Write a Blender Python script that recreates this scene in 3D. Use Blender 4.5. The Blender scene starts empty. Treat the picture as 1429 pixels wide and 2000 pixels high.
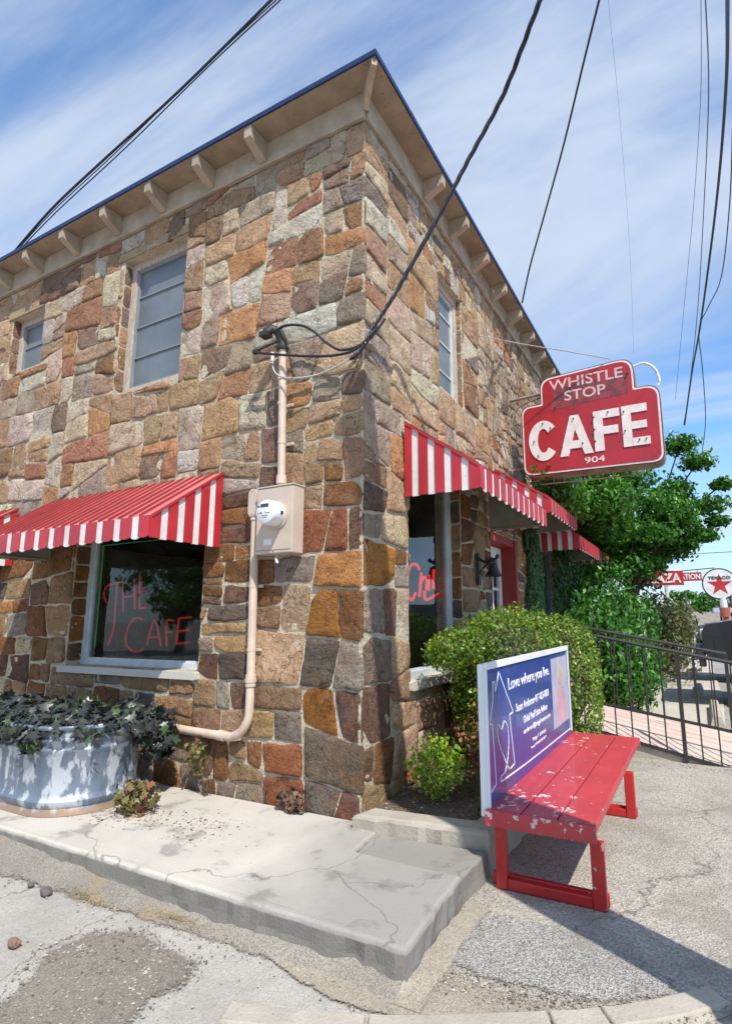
import bpy, bmesh, math, random
import numpy as np
from mathutils import Vector, Matrix, noise as mn
R = math.radians
random.seed(7); rng = np.random.default_rng(11)
scene = bpy.context.scene
C = scene.collection
# ---------------- camera ----------------
cd = bpy.data.cameras.new("camera"); cam = bpy.data.objects.new("camera", cd); C.objects.link(cam)
fw = Vector((-0.45858528, 0.87063135, 0.17804659)); rt = Vector((0.88415094, 0.46714817, -0.00705004)); up = Vector((0.08931213, -0.15418702, 0.9839968))
cam.matrix_world = Matrix(((rt.x, up.x, -fw.x, 2.18), (rt.y, up.y, -fw.y, -3.47), (rt.z, up.z, -fw.z, 1.35), (0, 0, 0, 1)))
cd.sensor_fit = 'VERTICAL'; cd.sensor_height = 36; cd.sensor_width = 36; cd.lens = 36 * 1075.56 / 2000
cd.shift_x = -(786.56 - 714.5) / 2000; cd.shift_y = (1014.4 - 1000) / 2000
cd.clip_start = 0.05; cd.clip_end = 2000
scene.camera = cam
# ---------------- light ----------------
SUN = Vector((0.577, -0.484, 1.0)).normalized()
EL = math.asin(SUN.z)
w = bpy.data.worlds.new("World"); scene.world = w; w.use_nodes = True
nt = w.node_tree; nt.nodes.clear(); L = nt.links.new
def N(t, **k):
    n = nt.nodes.new(t)
    for a, b in k.items(): setattr(n, a, b)
    return n
out = N('ShaderNodeOutputWorld'); bg = N('ShaderNodeBackground'); sky = N('ShaderNodeTexSky')
sky.sky_type = 'NISHITA'; sky.sun_disc = False; sky.sun_elevation = EL; sky.sun_rotation = math.atan2(SUN.x, SUN.y)
sky.air_density = 1.0; sky.dust_density = 0.4; sky.ozone_density = 3.0
tc = N('ShaderNodeTexCoord'); sep = N('ShaderNodeSeparateXYZ'); L(tc.outputs['Generated'], sep.inputs[0])
zc = N('ShaderNodeMath', operation='MAXIMUM'); L(sep.outputs[2], zc.inputs[0]); zc.inputs[1].default_value = 0.0
za = N('ShaderNodeMath', operation='ADD'); L(zc.outputs[0], za.inputs[0]); za.inputs[1].default_value = 0.16
dx = N('ShaderNodeMath', operation='DIVIDE'); L(sep.outputs[0], dx.inputs[0]); L(za.outputs[0], dx.inputs[1])
dy = N('ShaderNodeMath', operation='DIVIDE'); L(sep.outputs[1], dy.inputs[0]); L(za.outputs[0], dy.inputs[1])
cmb = N('ShaderNodeCombineXYZ'); L(dx.outputs[0], cmb.inputs[0]); L(dy.outputs[0], cmb.inputs[1])
mp = N('ShaderNodeMapping'); mp.inputs['Rotation'].default_value = (0, 0, R(35)); mp.inputs['Scale'].default_value = (0.55, 1.25, 1); mp.inputs['Location'].default_value = (4.1, 1.0, 0)
L(cmb.outputs[0], mp.inputs[0])
n1 = N('ShaderNodeTexNoise'); n1.inputs['Scale'].default_value = 1.1; n1.inputs['Detail'].default_value = 10; n1.inputs['Roughness'].default_value = 0.58; n1.inputs['Distortion'].default_value = 0.6
L(mp.outputs[0], n1.inputs['Vector'])
r1 = N('ShaderNodeValToRGB'); r1.color_ramp.elements[0].position = 0.34; r1.color_ramp.elements[1].position = 0.64
r1.color_ramp.elements[1].color = (0.86, 0.86, 0.86, 1)
r1.color_ramp.interpolation = 'EASE'
L(n1.outputs['Fac'], r1.inputs[0])
tint = N('ShaderNodeMix', data_type='RGBA', blend_type='MULTIPLY'); tint.inputs[0].default_value = 1.0
L(sky.outputs[0], tint.inputs[6]); tint.inputs[7].default_value = (1.42, 1.90, 2.2, 1)
hz = N('ShaderNodeMapRange'); hz.inputs[1].default_value = 0.0; hz.inputs[2].default_value = 0.2; hz.inputs[3].default_value = 0.9; hz.inputs[4].default_value = 0.0; L(sep.outputs[2], hz.inputs[0])
hm = N('ShaderNodeMath', operation='MAXIMUM'); L(r1.outputs[0], hm.inputs[0]); L(hz.outputs[0], hm.inputs[1])
mx = N('ShaderNodeMix', data_type='RGBA'); L(hm.outputs[0], mx.inputs[0]); L(tint.outputs[2], mx.inputs[6]); mx.inputs[7].default_value = (5.9, 6.7, 8.0, 1)
L(mx.outputs[2], bg.inputs[0]); bg.inputs[1].default_value = 0.106; L(bg.outputs[0], out.inputs[0])
sd = bpy.data.lights.new("sun", 'SUN'); sd.energy = 5.0; sd.angle = R(0.53); sd.color = (1.0, 0.955, 0.88)
so = bpy.data.objects.new("sun", sd); C.objects.link(so); so.rotation_euler = SUN.to_track_quat('Z', 'Y').to_euler()
scene.view_settings.view_transform = 'Standard'; scene.view_settings.look = 'None'; scene.view_settings.gamma = 1
scene.view_settings.use_curve_mapping = False; scene.view_settings.exposure = 0.16
scene.render.engine = 'CYCLES'
scene.cycles.transparent_max_bounces = 16; scene.cycles.max_bounces = 8
# ---------------- helpers ----------------
def tag(o, label=None, cat=None, group=None, kind=None):
    if label: o['label'] = label
    if cat: o['category'] = cat
    if group: o['group'] = group
    if kind: o['kind'] = kind
    return o
def empty(name, loc=(0, 0, 0), rz=0, label=None, cat=None, group=None):
    o = bpy.data.objects.new(name, None); C.objects.link(o); o.location = loc; o.rotation_euler = (0, 0, rz)
    return tag(o, label, cat, group)
class MB:
    def __init__(s): s.v = []; s.f = []; s.m = []
    def add(s, vs, fs, mi=0):
        b = len(s.v); s.v += [tuple(v) for v in vs]; s.f += [tuple(i + b for i in f) for f in fs]; s.m += [mi] * len(fs); return s
    def box(s, a, b, mi=0, M=None):
        x0, y0, z0 = a; x1, y1, z1 = b
        vs = [Vector(p) for p in ((x0,y0,z0),(x1,y0,z0),(x1,y1,z0),(x0,y1,z0),(x0,y0,z1),(x1,y0,z1),(x1,y1,z1),(x0,y1,z1))]
        if M: vs = [M @ v for v in vs]
        return s.add(vs, [(0,3,2,1),(4,5,6,7),(0,1,5,4),(1,2,6,5),(2,3,7,6),(3,0,4,7)], mi)
    def prism(s, poly, fn, d0, d1, mi=0, side=None):
        n = len(poly); vs = [fn(p[0], p[1], d0) for p in poly] + [fn(p[0], p[1], d1) for p in poly]
        s.add(vs, [tuple(range(n))[::-1], tuple(range(n, 2*n))], mi)
        return s.add(vs, [(i, (i+1) % n, (i+1) % n + n, i + n) for i in range(n)], mi if side is None else side)
    def tube(s, pts, r, n=8, mi=0, cap=True, r2=None):
        P = [Vector(p) for p in pts]; b = []; ref = None; k = len(P)
        for i, p in enumerate(P):
            t = (P[min(i+1, k-1)] - P[max(i-1, 0)]).normalized()
            if ref is None: ref = Vector((0,0,1)) if abs(t.z) < .9 else Vector((1,0,0))
            u = t.cross(ref).normalized(); v = t.cross(u).normalized(); ref = -v if False else ref
            if abs(t.dot(ref)) > .97: u = t.orthogonal().normalized(); v = t.cross(u)
            rr = r if r2 is None else r + (r2 - r) * i / (k - 1)
            b.append([p + u * math.cos(a) * rr + v * math.sin(a) * rr for a in [2*math.pi*j/n for j in range(n)]])
        vs = [q for ring in b for q in ring]; fs = []
        for i in range(k-1):
            for j in range(n): fs.append((i*n+j, i*n+(j+1) % n, (i+1)*n+(j+1) % n, (i+1)*n+j))
        if cap: fs += [tuple(range(n))[::-1], tuple((k-1)*n+j for j in range(n))]
        return s.add(vs, fs, mi)
    def lathe(s, prof, c, axis='z', n=20, mi=0):
        vs = []; k = len(prof)
        for (r, h) in prof:
            for j in range(n):
                a = 2*math.pi*j/n; x, y = r*math.cos(a), r*math.sin(a)
                vs.append({'z': (c[0]+x, c[1]+y, c[2]+h), 'y': (c[0]+x, c[1]+h, c[2]+y), 'x': (c[0]+h, c[1]+x, c[2]+y)}[axis])
        fs = [(i*n+j, i*n+(j+1) % n, (i+1)*n+(j+1) % n, (i+1)*n+j) for i in range(k-1) for j in range(n)]
        fs += [tuple(range(n)), tuple((k-1)*n+j for j in range(n))]
        return s.add(vs, fs, mi)
    def build(s, name, mats, parent=None, bevel=0, smooth=False, loc=None, label=None, cat=None, group=None, kind=None):
        me = bpy.data.meshes.new(name); me.from_pydata([tuple(v) for v in s.v], [], s.f)
        if not isinstance(mats, (list, tuple)): mats = [mats]
        for m in mats: me.materials.append(m)
        me.polygons.foreach_set('material_index', s.m+[0]*(len(s.f)-len(s.m)))
        bm = bmesh.new(); bm.from_mesh(me); bmesh.ops.recalc_face_normals(bm, faces=bm.faces)
        if loc: bmesh.ops.translate(bm, vec=-Vector(loc), verts=bm.verts)
        bm.to_mesh(me); bm.free()
        if smooth:
            me.polygons.foreach_set('use_smooth', [True]*len(me.polygons))
            try: me.set_sharp_from_angle(angle=R(40))
            except Exception: pass
        o = bpy.data.objects.new(name, me); C.objects.link(o)
        if parent: o.parent = parent
        if loc: o.location = loc
        if bevel:
            b = o.modifiers.new('b', 'BEVEL'); b.width = bevel; b.segments = 2; b.limit_method = 'ANGLE'; b.angle_limit = R(35)
        return tag(o, label, cat, group, kind)
def copy_tree(o, parent=None):
    c = o.copy(); C.objects.link(c); c.parent = parent
    for ch in list(o.children): copy_tree(ch, c)
    return c
# material factory: every surface gets two-scale colour mottling, optional spots, and bump
def pm(name, c1, c2=None, scale=4, rough=.7, bump=.0, bs=40, met=0, lo=.35, hi=.65, spots=None, sps=60, spt=.62, stretch=(1,1,1), detail=8, coat=0, spec=.5, bd=.02):
    m = bpy.data.materials.new(name); m.use_nodes = True; t = m.node_tree; l = t.links.new; b = t.nodes['Principled BSDF']
    b.inputs['Roughness'].default_value = rough; b.inputs['Metallic'].default_value = met; b.inputs['Coat Weight'].default_value = coat
    b.inputs['Specular IOR Level'].default_value = spec
    tc = t.nodes.new('ShaderNodeTexCoord'); mp = t.nodes.new('ShaderNodeMapping'); mp.inputs['Scale'].default_value = stretch; l(tc.outputs['Object'], mp.inputs[0])
    def noise(sc, d=detail):
        n = t.nodes.new('ShaderNodeTexNoise'); n.inputs['Scale'].default_value = sc; n.inputs['Detail'].default_value = d; n.inputs['Roughness'].default_value = .6; l(mp.outputs[0], n.inputs['Vector']); return n.outputs['Fac']
    def ramp(s, a, e):
        r = t.nodes.new('ShaderNodeMapRange'); r.inputs[1].default_value = a; r.inputs[2].default_value = e; l(s, r.inputs[0]); return r.outputs[0]
    def mix(f, a, bb, mode='MIX'):
        x = t.nodes.new('ShaderNodeMix'); x.data_type = 'RGBA'; x.blend_type = mode
        if isinstance(f, (int, float)): x.inputs[0].default_value = f
        else: l(f, x.inputs[0])
        for s, i in ((a, 6), (bb, 7)):
            if isinstance(s, (tuple, list)): x.inputs[i].default_value = (*s[:3], 1)
            else: l(s, x.inputs[i])
        return x.outputs[2]
    col = mix(ramp(noise(scale), lo, hi), c1, c2 or [v*.75 for v in c1])
    if spots: col = mix(ramp(noise(sps, 3), spt, spt+.05), col, spots)
    l(col, b.inputs['Base Color'])
    if bump:
        bu = t.nodes.new('ShaderNodeBump'); bu.inputs['Strength'].default_value = bump; bu.inputs['Distance'].default_value = bd; l(noise(bs), bu.inputs['Height']); l(bu.outputs[0], b.inputs['Normal'])
    m['h'] = 0
    return m, t, b, col, noise, ramp, mix, l, mp
def leafmat(name, a, b2, c3=None, trans=.3, rough=.5, sc=1.5):
    m = bpy.data.materials.new(name); m.use_nodes = True; t = m.node_tree; l = t.links.new; p = t.nodes['Principled BSDF']; o = t.nodes['Material Output']
    g = t.nodes.new('ShaderNodeNewGeometry'); r = t.nodes.new('ShaderNodeValToRGB')
    r.color_ramp.elements[0].color = (*a, 1); r.color_ramp.elements[1].color = (*b2, 1)
    if c3: e = r.color_ramp.elements.new(.93); e.color = (*c3, 1); r.color_ramp.elements[1].position = .86 if False else 1.0; e2 = r.color_ramp.elements.new(.86); e2.color = (*b2, 1); r.color_ramp.elements[-1].color = (*c3, 1)
    l(g.outputs['Random Per Island'], r.inputs[0])
    n = t.nodes.new('ShaderNodeTexNoise'); n.inputs['Scale'].default_value = sc; tc = t.nodes.new('ShaderNodeTexCoord'); l(tc.outputs['Object'], n.inputs['Vector'])
    mr = t.nodes.new('ShaderNodeMapRange'); mr.inputs[1].default_value = .3; mr.inputs[2].default_value = .7; mr.inputs[3].default_value = .6; mr.inputs[4].default_value = 1.3; l(n.outputs['Fac'], mr.inputs[0])
    mu = t.nodes.new('ShaderNodeVectorMath'); mu.operation = 'SCALE'; l(r.outputs[0], mu.inputs[0]); l(mr.outputs[0], mu.inputs['Scale'])
    l(mu.outputs[0], p.inputs['Base Color']); p.inputs['Roughness'].default_value = rough
    tr = t.nodes.new('ShaderNodeBsdfTranslucent'); l(mu.outputs[0], tr.inputs[0]); ms = t.nodes.new('ShaderNodeMixShader'); ms.inputs[0].default_value = trans
    l(p.outputs[0], ms.inputs[1]); l(tr.outputs[0], ms.inputs[2]); l(ms.outputs[0], o.inputs[0])
    return m
# stone: colour per stone from the 'Col' attribute, alpha = random
def stone_mat():
    m = bpy.data.materials.new('sandstone'); m.use_nodes = True; t = m.node_tree; l = t.links.new; p = t.nodes['Principled BSDF']; p.inputs['Roughness'].default_value = .88; p.inputs['Specular IOR Level'].default_value = .25
    at = t.nodes.new('ShaderNodeAttribute'); at.attribute_name = 'Col'; tc = t.nodes.new('ShaderNodeTexCoord')
    off = t.nodes.new('ShaderNodeVectorMath'); off.operation = 'MULTIPLY_ADD'; cx = t.nodes.new('ShaderNodeCombineXYZ')
    for i in range(3): l(at.outputs['Alpha'], cx.inputs[i])
    l(cx.outputs[0], off.inputs[0]); off.inputs[1].default_value = (37, 53, 29); l(tc.outputs['Object'], off.inputs[2])
    # bedding direction varies stone by stone
    vr = t.nodes.new('ShaderNodeVectorRotate'); vr.rotation_type = 'AXIS_ANGLE'; vr.inputs['Axis'].default_value = (.7, .7, .1); l(off.outputs[0], vr.inputs[0])
    am = t.nodes.new('ShaderNodeMath'); am.operation = 'MULTIPLY'; am.inputs[1].default_value = 40; l(at.outputs['Alpha'], am.inputs[0]); l(am.outputs[0], vr.inputs['Angle'])
    def noise(sc, d, src, ro=.62, st=None, dist=0):
        n = t.nodes.new('ShaderNodeTexNoise'); n.inputs['Scale'].default_value = sc; n.inputs['Detail'].default_value = d; n.inputs['Roughness'].default_value = ro; n.inputs['Distortion'].default_value = dist
        if st:
            mp = t.nodes.new('ShaderNodeMapping'); mp.inputs['Scale'].default_value = st; l(src, mp.inputs[0]); src = mp.outputs[0]
        l(src, n.inputs['Vector']); return n.outputs['Fac']
    def ramp(s, a, e, c=0, d=1):
        r = t.nodes.new('ShaderNodeMapRange'); r.inputs[1].default_value = a; r.inputs[2].default_value = e; r.inputs[3].default_value = c; r.inputs[4].default_value = d; l(s, r.inputs[0]); return r.outputs[0]
    def mix(f, a, b, mode='MIX'):
        x = t.nodes.new('ShaderNodeMix'); x.data_type = 'RGBA'; x.blend_type = mode
        if isinstance(f, (int, float)): x.inputs[0].default_value = f
        else: l(f, x.inputs[0])
        for s, i in ((a, 6), (b, 7)):
            if isinstance(s, tuple): x.inputs[i].default_value = (*s, 1)
            else: l(s, x.inputs[i])
        return x.outputs[2]
    v = off.outputs[0]; bed = vr.outputs[0]
    c = at.outputs['Color']
    # iron staining patches
    c = mix(ramp(noise(4.5, 5, v), .5, .62, 0, .6), c, mix(.45, c, (.36, .19, .085)))
    # pale weathered skin
    c = mix(ramp(noise(7, 6, v, .7), .55, .75, 0, .5), c, mix(.6, c, (.52, .45, .36)))
    # bedding streaks
    c = mix(ramp(noise(2.6, 5, v, .6), .42, .6, 0, .5), c, mix(1.0, c, (.72, .66, .64), 'MULTIPLY'))
    c = mix(ramp(noise(5, 5, bed, .6, (1, 1, 3), .6), .35, .7, .0, .45), c, mix(1.0, c, (.55, .48, .45), 'MULTIPLY'))
    # hairline fractures
    vo = t.nodes.new('ShaderNodeTexVoronoi'); vo.feature = 'DISTANCE_TO_EDGE'; vo.inputs['Scale'].default_value = 3.2; nd = t.nodes.new('ShaderNodeVectorMath'); nd.operation = 'MULTIPLY_ADD'; nn = t.nodes.new('ShaderNodeTexNoise'); nn.inputs['Scale'].default_value = 6; nn.inputs['Detail'].default_value = 6; l(v, nn.inputs['Vector']); l(nn.outputs['Color'], nd.inputs[0]); nd.inputs[1].default_value = (.5, .5, .5); l(v, nd.inputs[2]); l(nd.outputs[0], vo.inputs['Vector'])
    crk = ramp(vo.outputs['Distance'], .0, .014, .75, 0)
    c = mix(crk, c, mix(.8, c, (.06, .045, .035)))
    # fine grain and dark pits / lichen
    c = mix(1.0, c, mix(ramp(noise(55, 4, v), .3, .7), (.78, .78, .78), (1.2, 1.2, 1.2)), 'MULTIPLY')
    c = mix(ramp(noise(24, 6, v, .78), .585, .66, 0, .78), c, mix(.85, c, (.05, .04, .035)))
    hs = t.nodes.new('ShaderNodeHueSaturation'); hs.inputs['Saturation'].default_value = 1.13; hs.inputs['Hue'].default_value = .494; hs.inputs['Value'].default_value = 1.06; l(c, hs.inputs['Color'])
    l(hs.outputs[0], p.inputs['Base Color'])
    h1 = noise(9, 8, bed, .68, (1, 1, 1.7), .5); h2 = noise(45, 5, v, .7)
    ad = t.nodes.new('ShaderNodeMath'); ad.operation = 'MULTIPLY_ADD'; l(h2, ad.inputs[0]); ad.inputs[1].default_value = .35; l(h1, ad.inputs[2]); a2 = t.nodes.new('ShaderNodeMath'); a2.operation = 'MULTIPLY_ADD'; l(crk, a2.inputs[0]); a2.inputs[1].default_value = -.35; l(ad.outputs[0], a2.inputs[2]); ad = a2
    bu = t.nodes.new('ShaderNodeBump'); bu.inputs['Strength'].default_value = 1.0; bu.inputs['Distance'].default_value = .055; l(ad.outputs[0], bu.inputs['Height']); l(bu.outputs[0], p.inputs['Normal'])
    return m
M_stone = stone_mat()
M_mortar = pm('mortar', (.60, .52, .385), (.45, .38, .275), 9, .95, .9, 38, spots=(.12, .1, .085), sps=30, spt=.62, bd=.03)[0]
M_trim = pm('weathered beige paint', (.47, .385, .29), (.33, .26, .19), 5, .7, .25, 30, spots=(.2, .15, .11), sps=22, spt=.66)[0]
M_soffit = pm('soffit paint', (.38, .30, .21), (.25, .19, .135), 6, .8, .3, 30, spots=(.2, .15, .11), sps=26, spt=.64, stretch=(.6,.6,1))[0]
M_blue = pm('blue roof edge metal', (.012, .035, .13), (.01, .025, .09), 3, .45, met=.3)[0]
M_roof = pm('roof sheet', (.03, .05, .10), (.04, .05, .08), 3, .6)[0]
M_white = pm('white window paint', (.62, .66, .68), (.48, .52, .55), 6, .5, .1, 30)[0]
M_concrete = pm('pale slab concrete', (.60, .565, .50), (.47, .45, .41), 1.6, .9, .5, 90, spots=(.24, .22, .2), sps=70, spt=.68, bd=.008)[0]
M_red = pm('red awning paint', (.50, .028, .04), (.36, .022, .03), 3.5, .42, .08, 20, coat=.1, spots=(.30,.06,.06), sps=34, spt=.68)[0]
M_redtop = pm('pale red awning paint', (.66, .21, .19), (.56, .15, .14), 2.5, .45, .05, 20, coat=.15)[0]  # canopy tops take a paler, pinker red than valance and sides
M_awhite = pm('white awning paint', (.76, .75, .74), (.60, .58, .56), 4, .45, spots=(.4,.36,.33), sps=30, spt=.68)[0]
M_aback = pm('awning underside metal', (.34, .33, .27), (.25, .24, .19), 4, .55)[0]
M_black = pm('black painted steel', (.02, .02, .022), (.035, .03, .03), 10, .5)[0]
M_cable = pm('cable sheath', (.012, .012, .016), (.02, .02, .03), 10, .5)[0]
M_dark = pm('dark interior', (.012, .011, .01), None, 3, .9)[0]
M_pipe = pm('beige conduit paint', (.62, .50, .40), (.52, .41, .32), 9, .5, .05, 40, spots=(.35, .22, .17), sps=30, spt=.7)[0]
M_box = pm('beige meter paint', (.60, .49, .405), (.50, .41, .335), 3, .5, .06, 40, spots=(.38,.27,.2), sps=40, spt=.69)[0]
# ---------------- building ----------------
PAL = dict(c=(.47,.39,.29), g=(.29,.245,.20), G=(.13,.11,.095), t=(.33,.235,.145), o=(.37,.205,.10), y=(.37,.265,.15), r=(.26,.125,.075), m=(.15,.095,.072), p=(.34,.235,.155), b=(.21,.12,.062), w=(.47,.415,.355), C=(.45,.345,.235), K=(.20,.165,.12), q=(.34,.18,.07))
SA = """-5.53,5.51p -5.02,5.50t -4.13,5.58m -4.15,5.39m -4.45,5.37m -4.43,5.13c -4.03,5.09w -3.77,5.43p -3.75,5.62m -3.46,5.55r -3.57,5.40w -3.31,5.30p -3.62,5.08b -3.31,4.94c -3.84,4.82r -3.32,4.67p -4.27,4.86g -4.47,4.75w -4.26,4.71g -4.41,4.57t -4.01,4.52o -3.66,4.50m -3.31,4.45c -3.67,4.29p -3.33,4.33t -4.22,4.31c -3.74,4.13g -3.24,4.08b -4.72,4.36r -5.11,4.22b -4.62,4.25w -4.86,3.98g -4.36,3.88t -4.10,3.65m -3.75,4.05g -3.68,3.71w -3.26,3.91p -3.25,3.73p -5.29,3.97g -4.93,3.62w -3.37,3.46o -2.76,3.25c -3.00,3.62t -2.61,3.51p -4.28,3.54w -4.06,3.31w -4.47,3.36y -4.43,3.24t -3.62,3.19r -3.19,3.20r -3.79,3.43c -4.80,3.23t -4.38,3.08r -4.05,2.96w -5.12,3.20b -3.48,2.90c -2.89,2.89t -2.46,2.87m -4.06,2.72o -4.49,2.84w -4.77,2.88w -5.06,2.85t -3.34,2.69g -2.35,3.02o -2.35,3.18t -2.36,3.55t -5.29,3.68p -4.60,2.61g -2.09,3.80p -1.93,3.79t -1.67,3.79m -1.32,3.67g -2.33,3.69p -2.14,3.49y -1.71,3.49p -2.46,3.56p -1.21,3.49r -1.90,3.08w -2.25,3.13t -1.51,3.11y -1.07,3.13w -0.89,3.11G -1.63,2.86y -2.19,2.84r -1.12,2.82p -1.20,2.64p -1.29,2.84g -0.88,2.77m -0.92,2.52m -1.21,2.50w -1.33,2.38m -0.60,3.22o -0.61,2.99t -0.64,2.77G -0.63,2.66p -0.47,2.69t -0.61,3.48g -0.90,3.45p -0.09,5.55p -0.43,5.57g -0.25,5.42c -0.01,5.21p -0.77,5.56p -1.10,5.57g -0.84,5.43p -0.51,5.40c -1.41,5.61c -1.35,5.43t -1.72,5.58r -2.05,5.58g -1.71,5.46t -1.98,5.36b -2.31,5.53m -2.53,5.51y -1.98,5.17p -1.53,5.17c -1.73,5.17m -1.28,5.20g -0.98,5.14w -0.59,5.03r -0.49,5.16r -0.66,5.22p -0.32,5.15m -0.26,5.22m -0.33,4.94g -0.12,4.96G -0.06,4.70b -0.33,4.72c -0.65,4.81w -1.00,4.84w -0.57,4.66b -1.29,4.97t -1.62,4.91p -1.96,4.96w -1.34,4.70o -0.80,4.56r -0.19,4.50o -0.30,4.31c -0.03,4.26G -0.62,4.34y -0.87,4.36o -0.57,4.17m -0.26,4.10G 0.00,4.04p -1.68,4.69c -2.04,4.75t -2.02,4.54p -1.66,4.46c -1.34,4.38w -1.17,4.33w -0.86,4.13p -1.97,4.23r -1.99,4.02w -1.76,4.00g -1.46,4.11o -0.43,3.88w -0.07,3.80G -0.24,3.62C -0.29,3.23g -0.06,3.16m -0.11,3.04y -0.41,2.98t -0.39,2.86y -0.15,2.88t -0.37,2.68p -0.10,2.60p -0.25,2.49b -0.45,2.50y -0.22,2.34b -0.42,2.09r -0.20,2.08r -0.05,2.07m -0.19,1.78o -0.48,2.34C -1.51,1.74b -1.28,1.77b -0.96,1.75b -0.67,1.72g -1.47,1.56b -1.18,1.52m -0.95,1.54b -0.87,1.38p -0.61,1.39C -0.31,1.37q -0.06,1.39b -1.48,1.28y -1.34,1.40G -1.24,1.14y -0.75,1.15C -1.48,1.02m -1.31,0.94G -0.34,1.03G -0.07,1.06g -1.49,0.77t -1.33,0.76g -1.16,0.79m -0.80,0.79p -0.33,0.73q -1.42,0.54p -1.24,0.55p -0.92,0.53y -0.63,0.49g -0.06,0.75m -1.34,0.27b -1.11,0.31p -0.98,0.35b -1.07,0.18t -0.75,0.29r -0.25,0.32K -1.02,0.03g -0.69,0.11r -0.34,0.01G -0.06,0.04m -1.39,0.02b -1.43,0.34K -1.29,-0.00g -1.91,0.65y -1.67,0.31g -1.86,0.08b -1.61,0.00g -2.10,0.79t -1.81,0.79t -2.08,0.52b -1.49,1.92b -1.51,1.65b -1.29,2.23b -1.31,2.05m -4.62,1.91b -4.10,1.71m -3.77,1.99b -3.71,1.67t -3.72,1.38y -3.73,1.06t -4.65,1.68t -4.82,1.66G -4.70,1.52o -4.42,1.50b -4.08,1.36b -4.73,1.33t -4.51,1.36g -4.22,1.04c -4.60,1.06b -3.93,1.01b -4.44,0.87m -4.65,0.89m -3.99,0.82b -3.65,0.83p -3.81,0.84p -4.23,0.65p -4.01,0.63b -3.65,0.60p -4.50,0.67t -4.62,0.66c"""
SB = """0.19,5.32p 0.12,5.53c 0.63,5.30m 0.68,5.71c 0.26,5.16c 0.21,4.99G 0.55,5.03p 0.26,4.79w 0.26,4.47p 0.62,4.90c 0.03,4.25c 0.58,4.67g 0.23,4.24c 0.26,4.04r 0.54,4.38t 0.98,4.45o 1.32,4.89t 0.69,4.15c 0.07,3.81c 1.15,4.25c 0.32,3.58g 0.68,3.74c 1.19,3.95w 0.97,3.85c 0.19,3.27g 0.57,3.41C 1.08,3.57c 1.42,3.94t 0.30,3.03g 1.07,3.34C 0.71,3.24t 0.11,2.66g 0.39,2.72g 0.52,2.81o 1.71,3.51t 2.21,3.49C 2.87,3.52t 2.42,4.49G 2.39,4.18b 2.38,3.98b 2.38,4.92t 3.01,4.90C 3.64,4.74g 3.08,5.64p 0.25,2.31G 0.20,2.09g 0.40,2.11C 0.31,1.80q 0.50,2.40C 0.22,1.36g 0.45,1.39m 0.62,1.42c 0.26,1.04K 0.59,1.05C 0.22,0.70m 0.66,0.81p 0.66,0.59C 0.29,0.27b 0.58,0.29C 0.06,0.34m 0.11,0.07t 2.10,2.56b 2.15,2.28m 2.13,2.05b 2.24,1.78p 2.33,1.56t 2.54,2.10C 1.10,0.53p 1.62,0.47b 1.26,0.31c 0.11,2.92g 0.10,2.49t"""
def seeds(s):
    o = []
    for t in s.split():
        a, b = t[:-1].split(','); o.append((float(a), float(b), t[-1]))
    return o
def cut(poly, p, n):
    a, b = [], []
    k = len(poly)
    for i in range(k):
        q, r = poly[i], poly[(i+1) % k]; dq = (q[0]-p[0])*n[0]+(q[1]-p[1])*n[1]; dr = (r[0]-p[0])*n[0]+(r[1]-p[1])*n[1]
        (a if dq <= 0 else b).append(q)
        if dq * dr < 0:
            t = dq/(dq-dr); x = (q[0]+(r[0]-q[0])*t, q[1]+(r[1]-q[1])*t); a.append(x); b.append(x)
    return a, b
def area(p): return abs(sum(p[i-1][0]*p[i][1]-p[i][0]*p[i-1][1] for i in range(len(p))))/2
def bb(p): xs = [q[0] for q in p]; ys = [q[1] for q in p]; return min(xs), max(xs), min(ys), max(ys)
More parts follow.
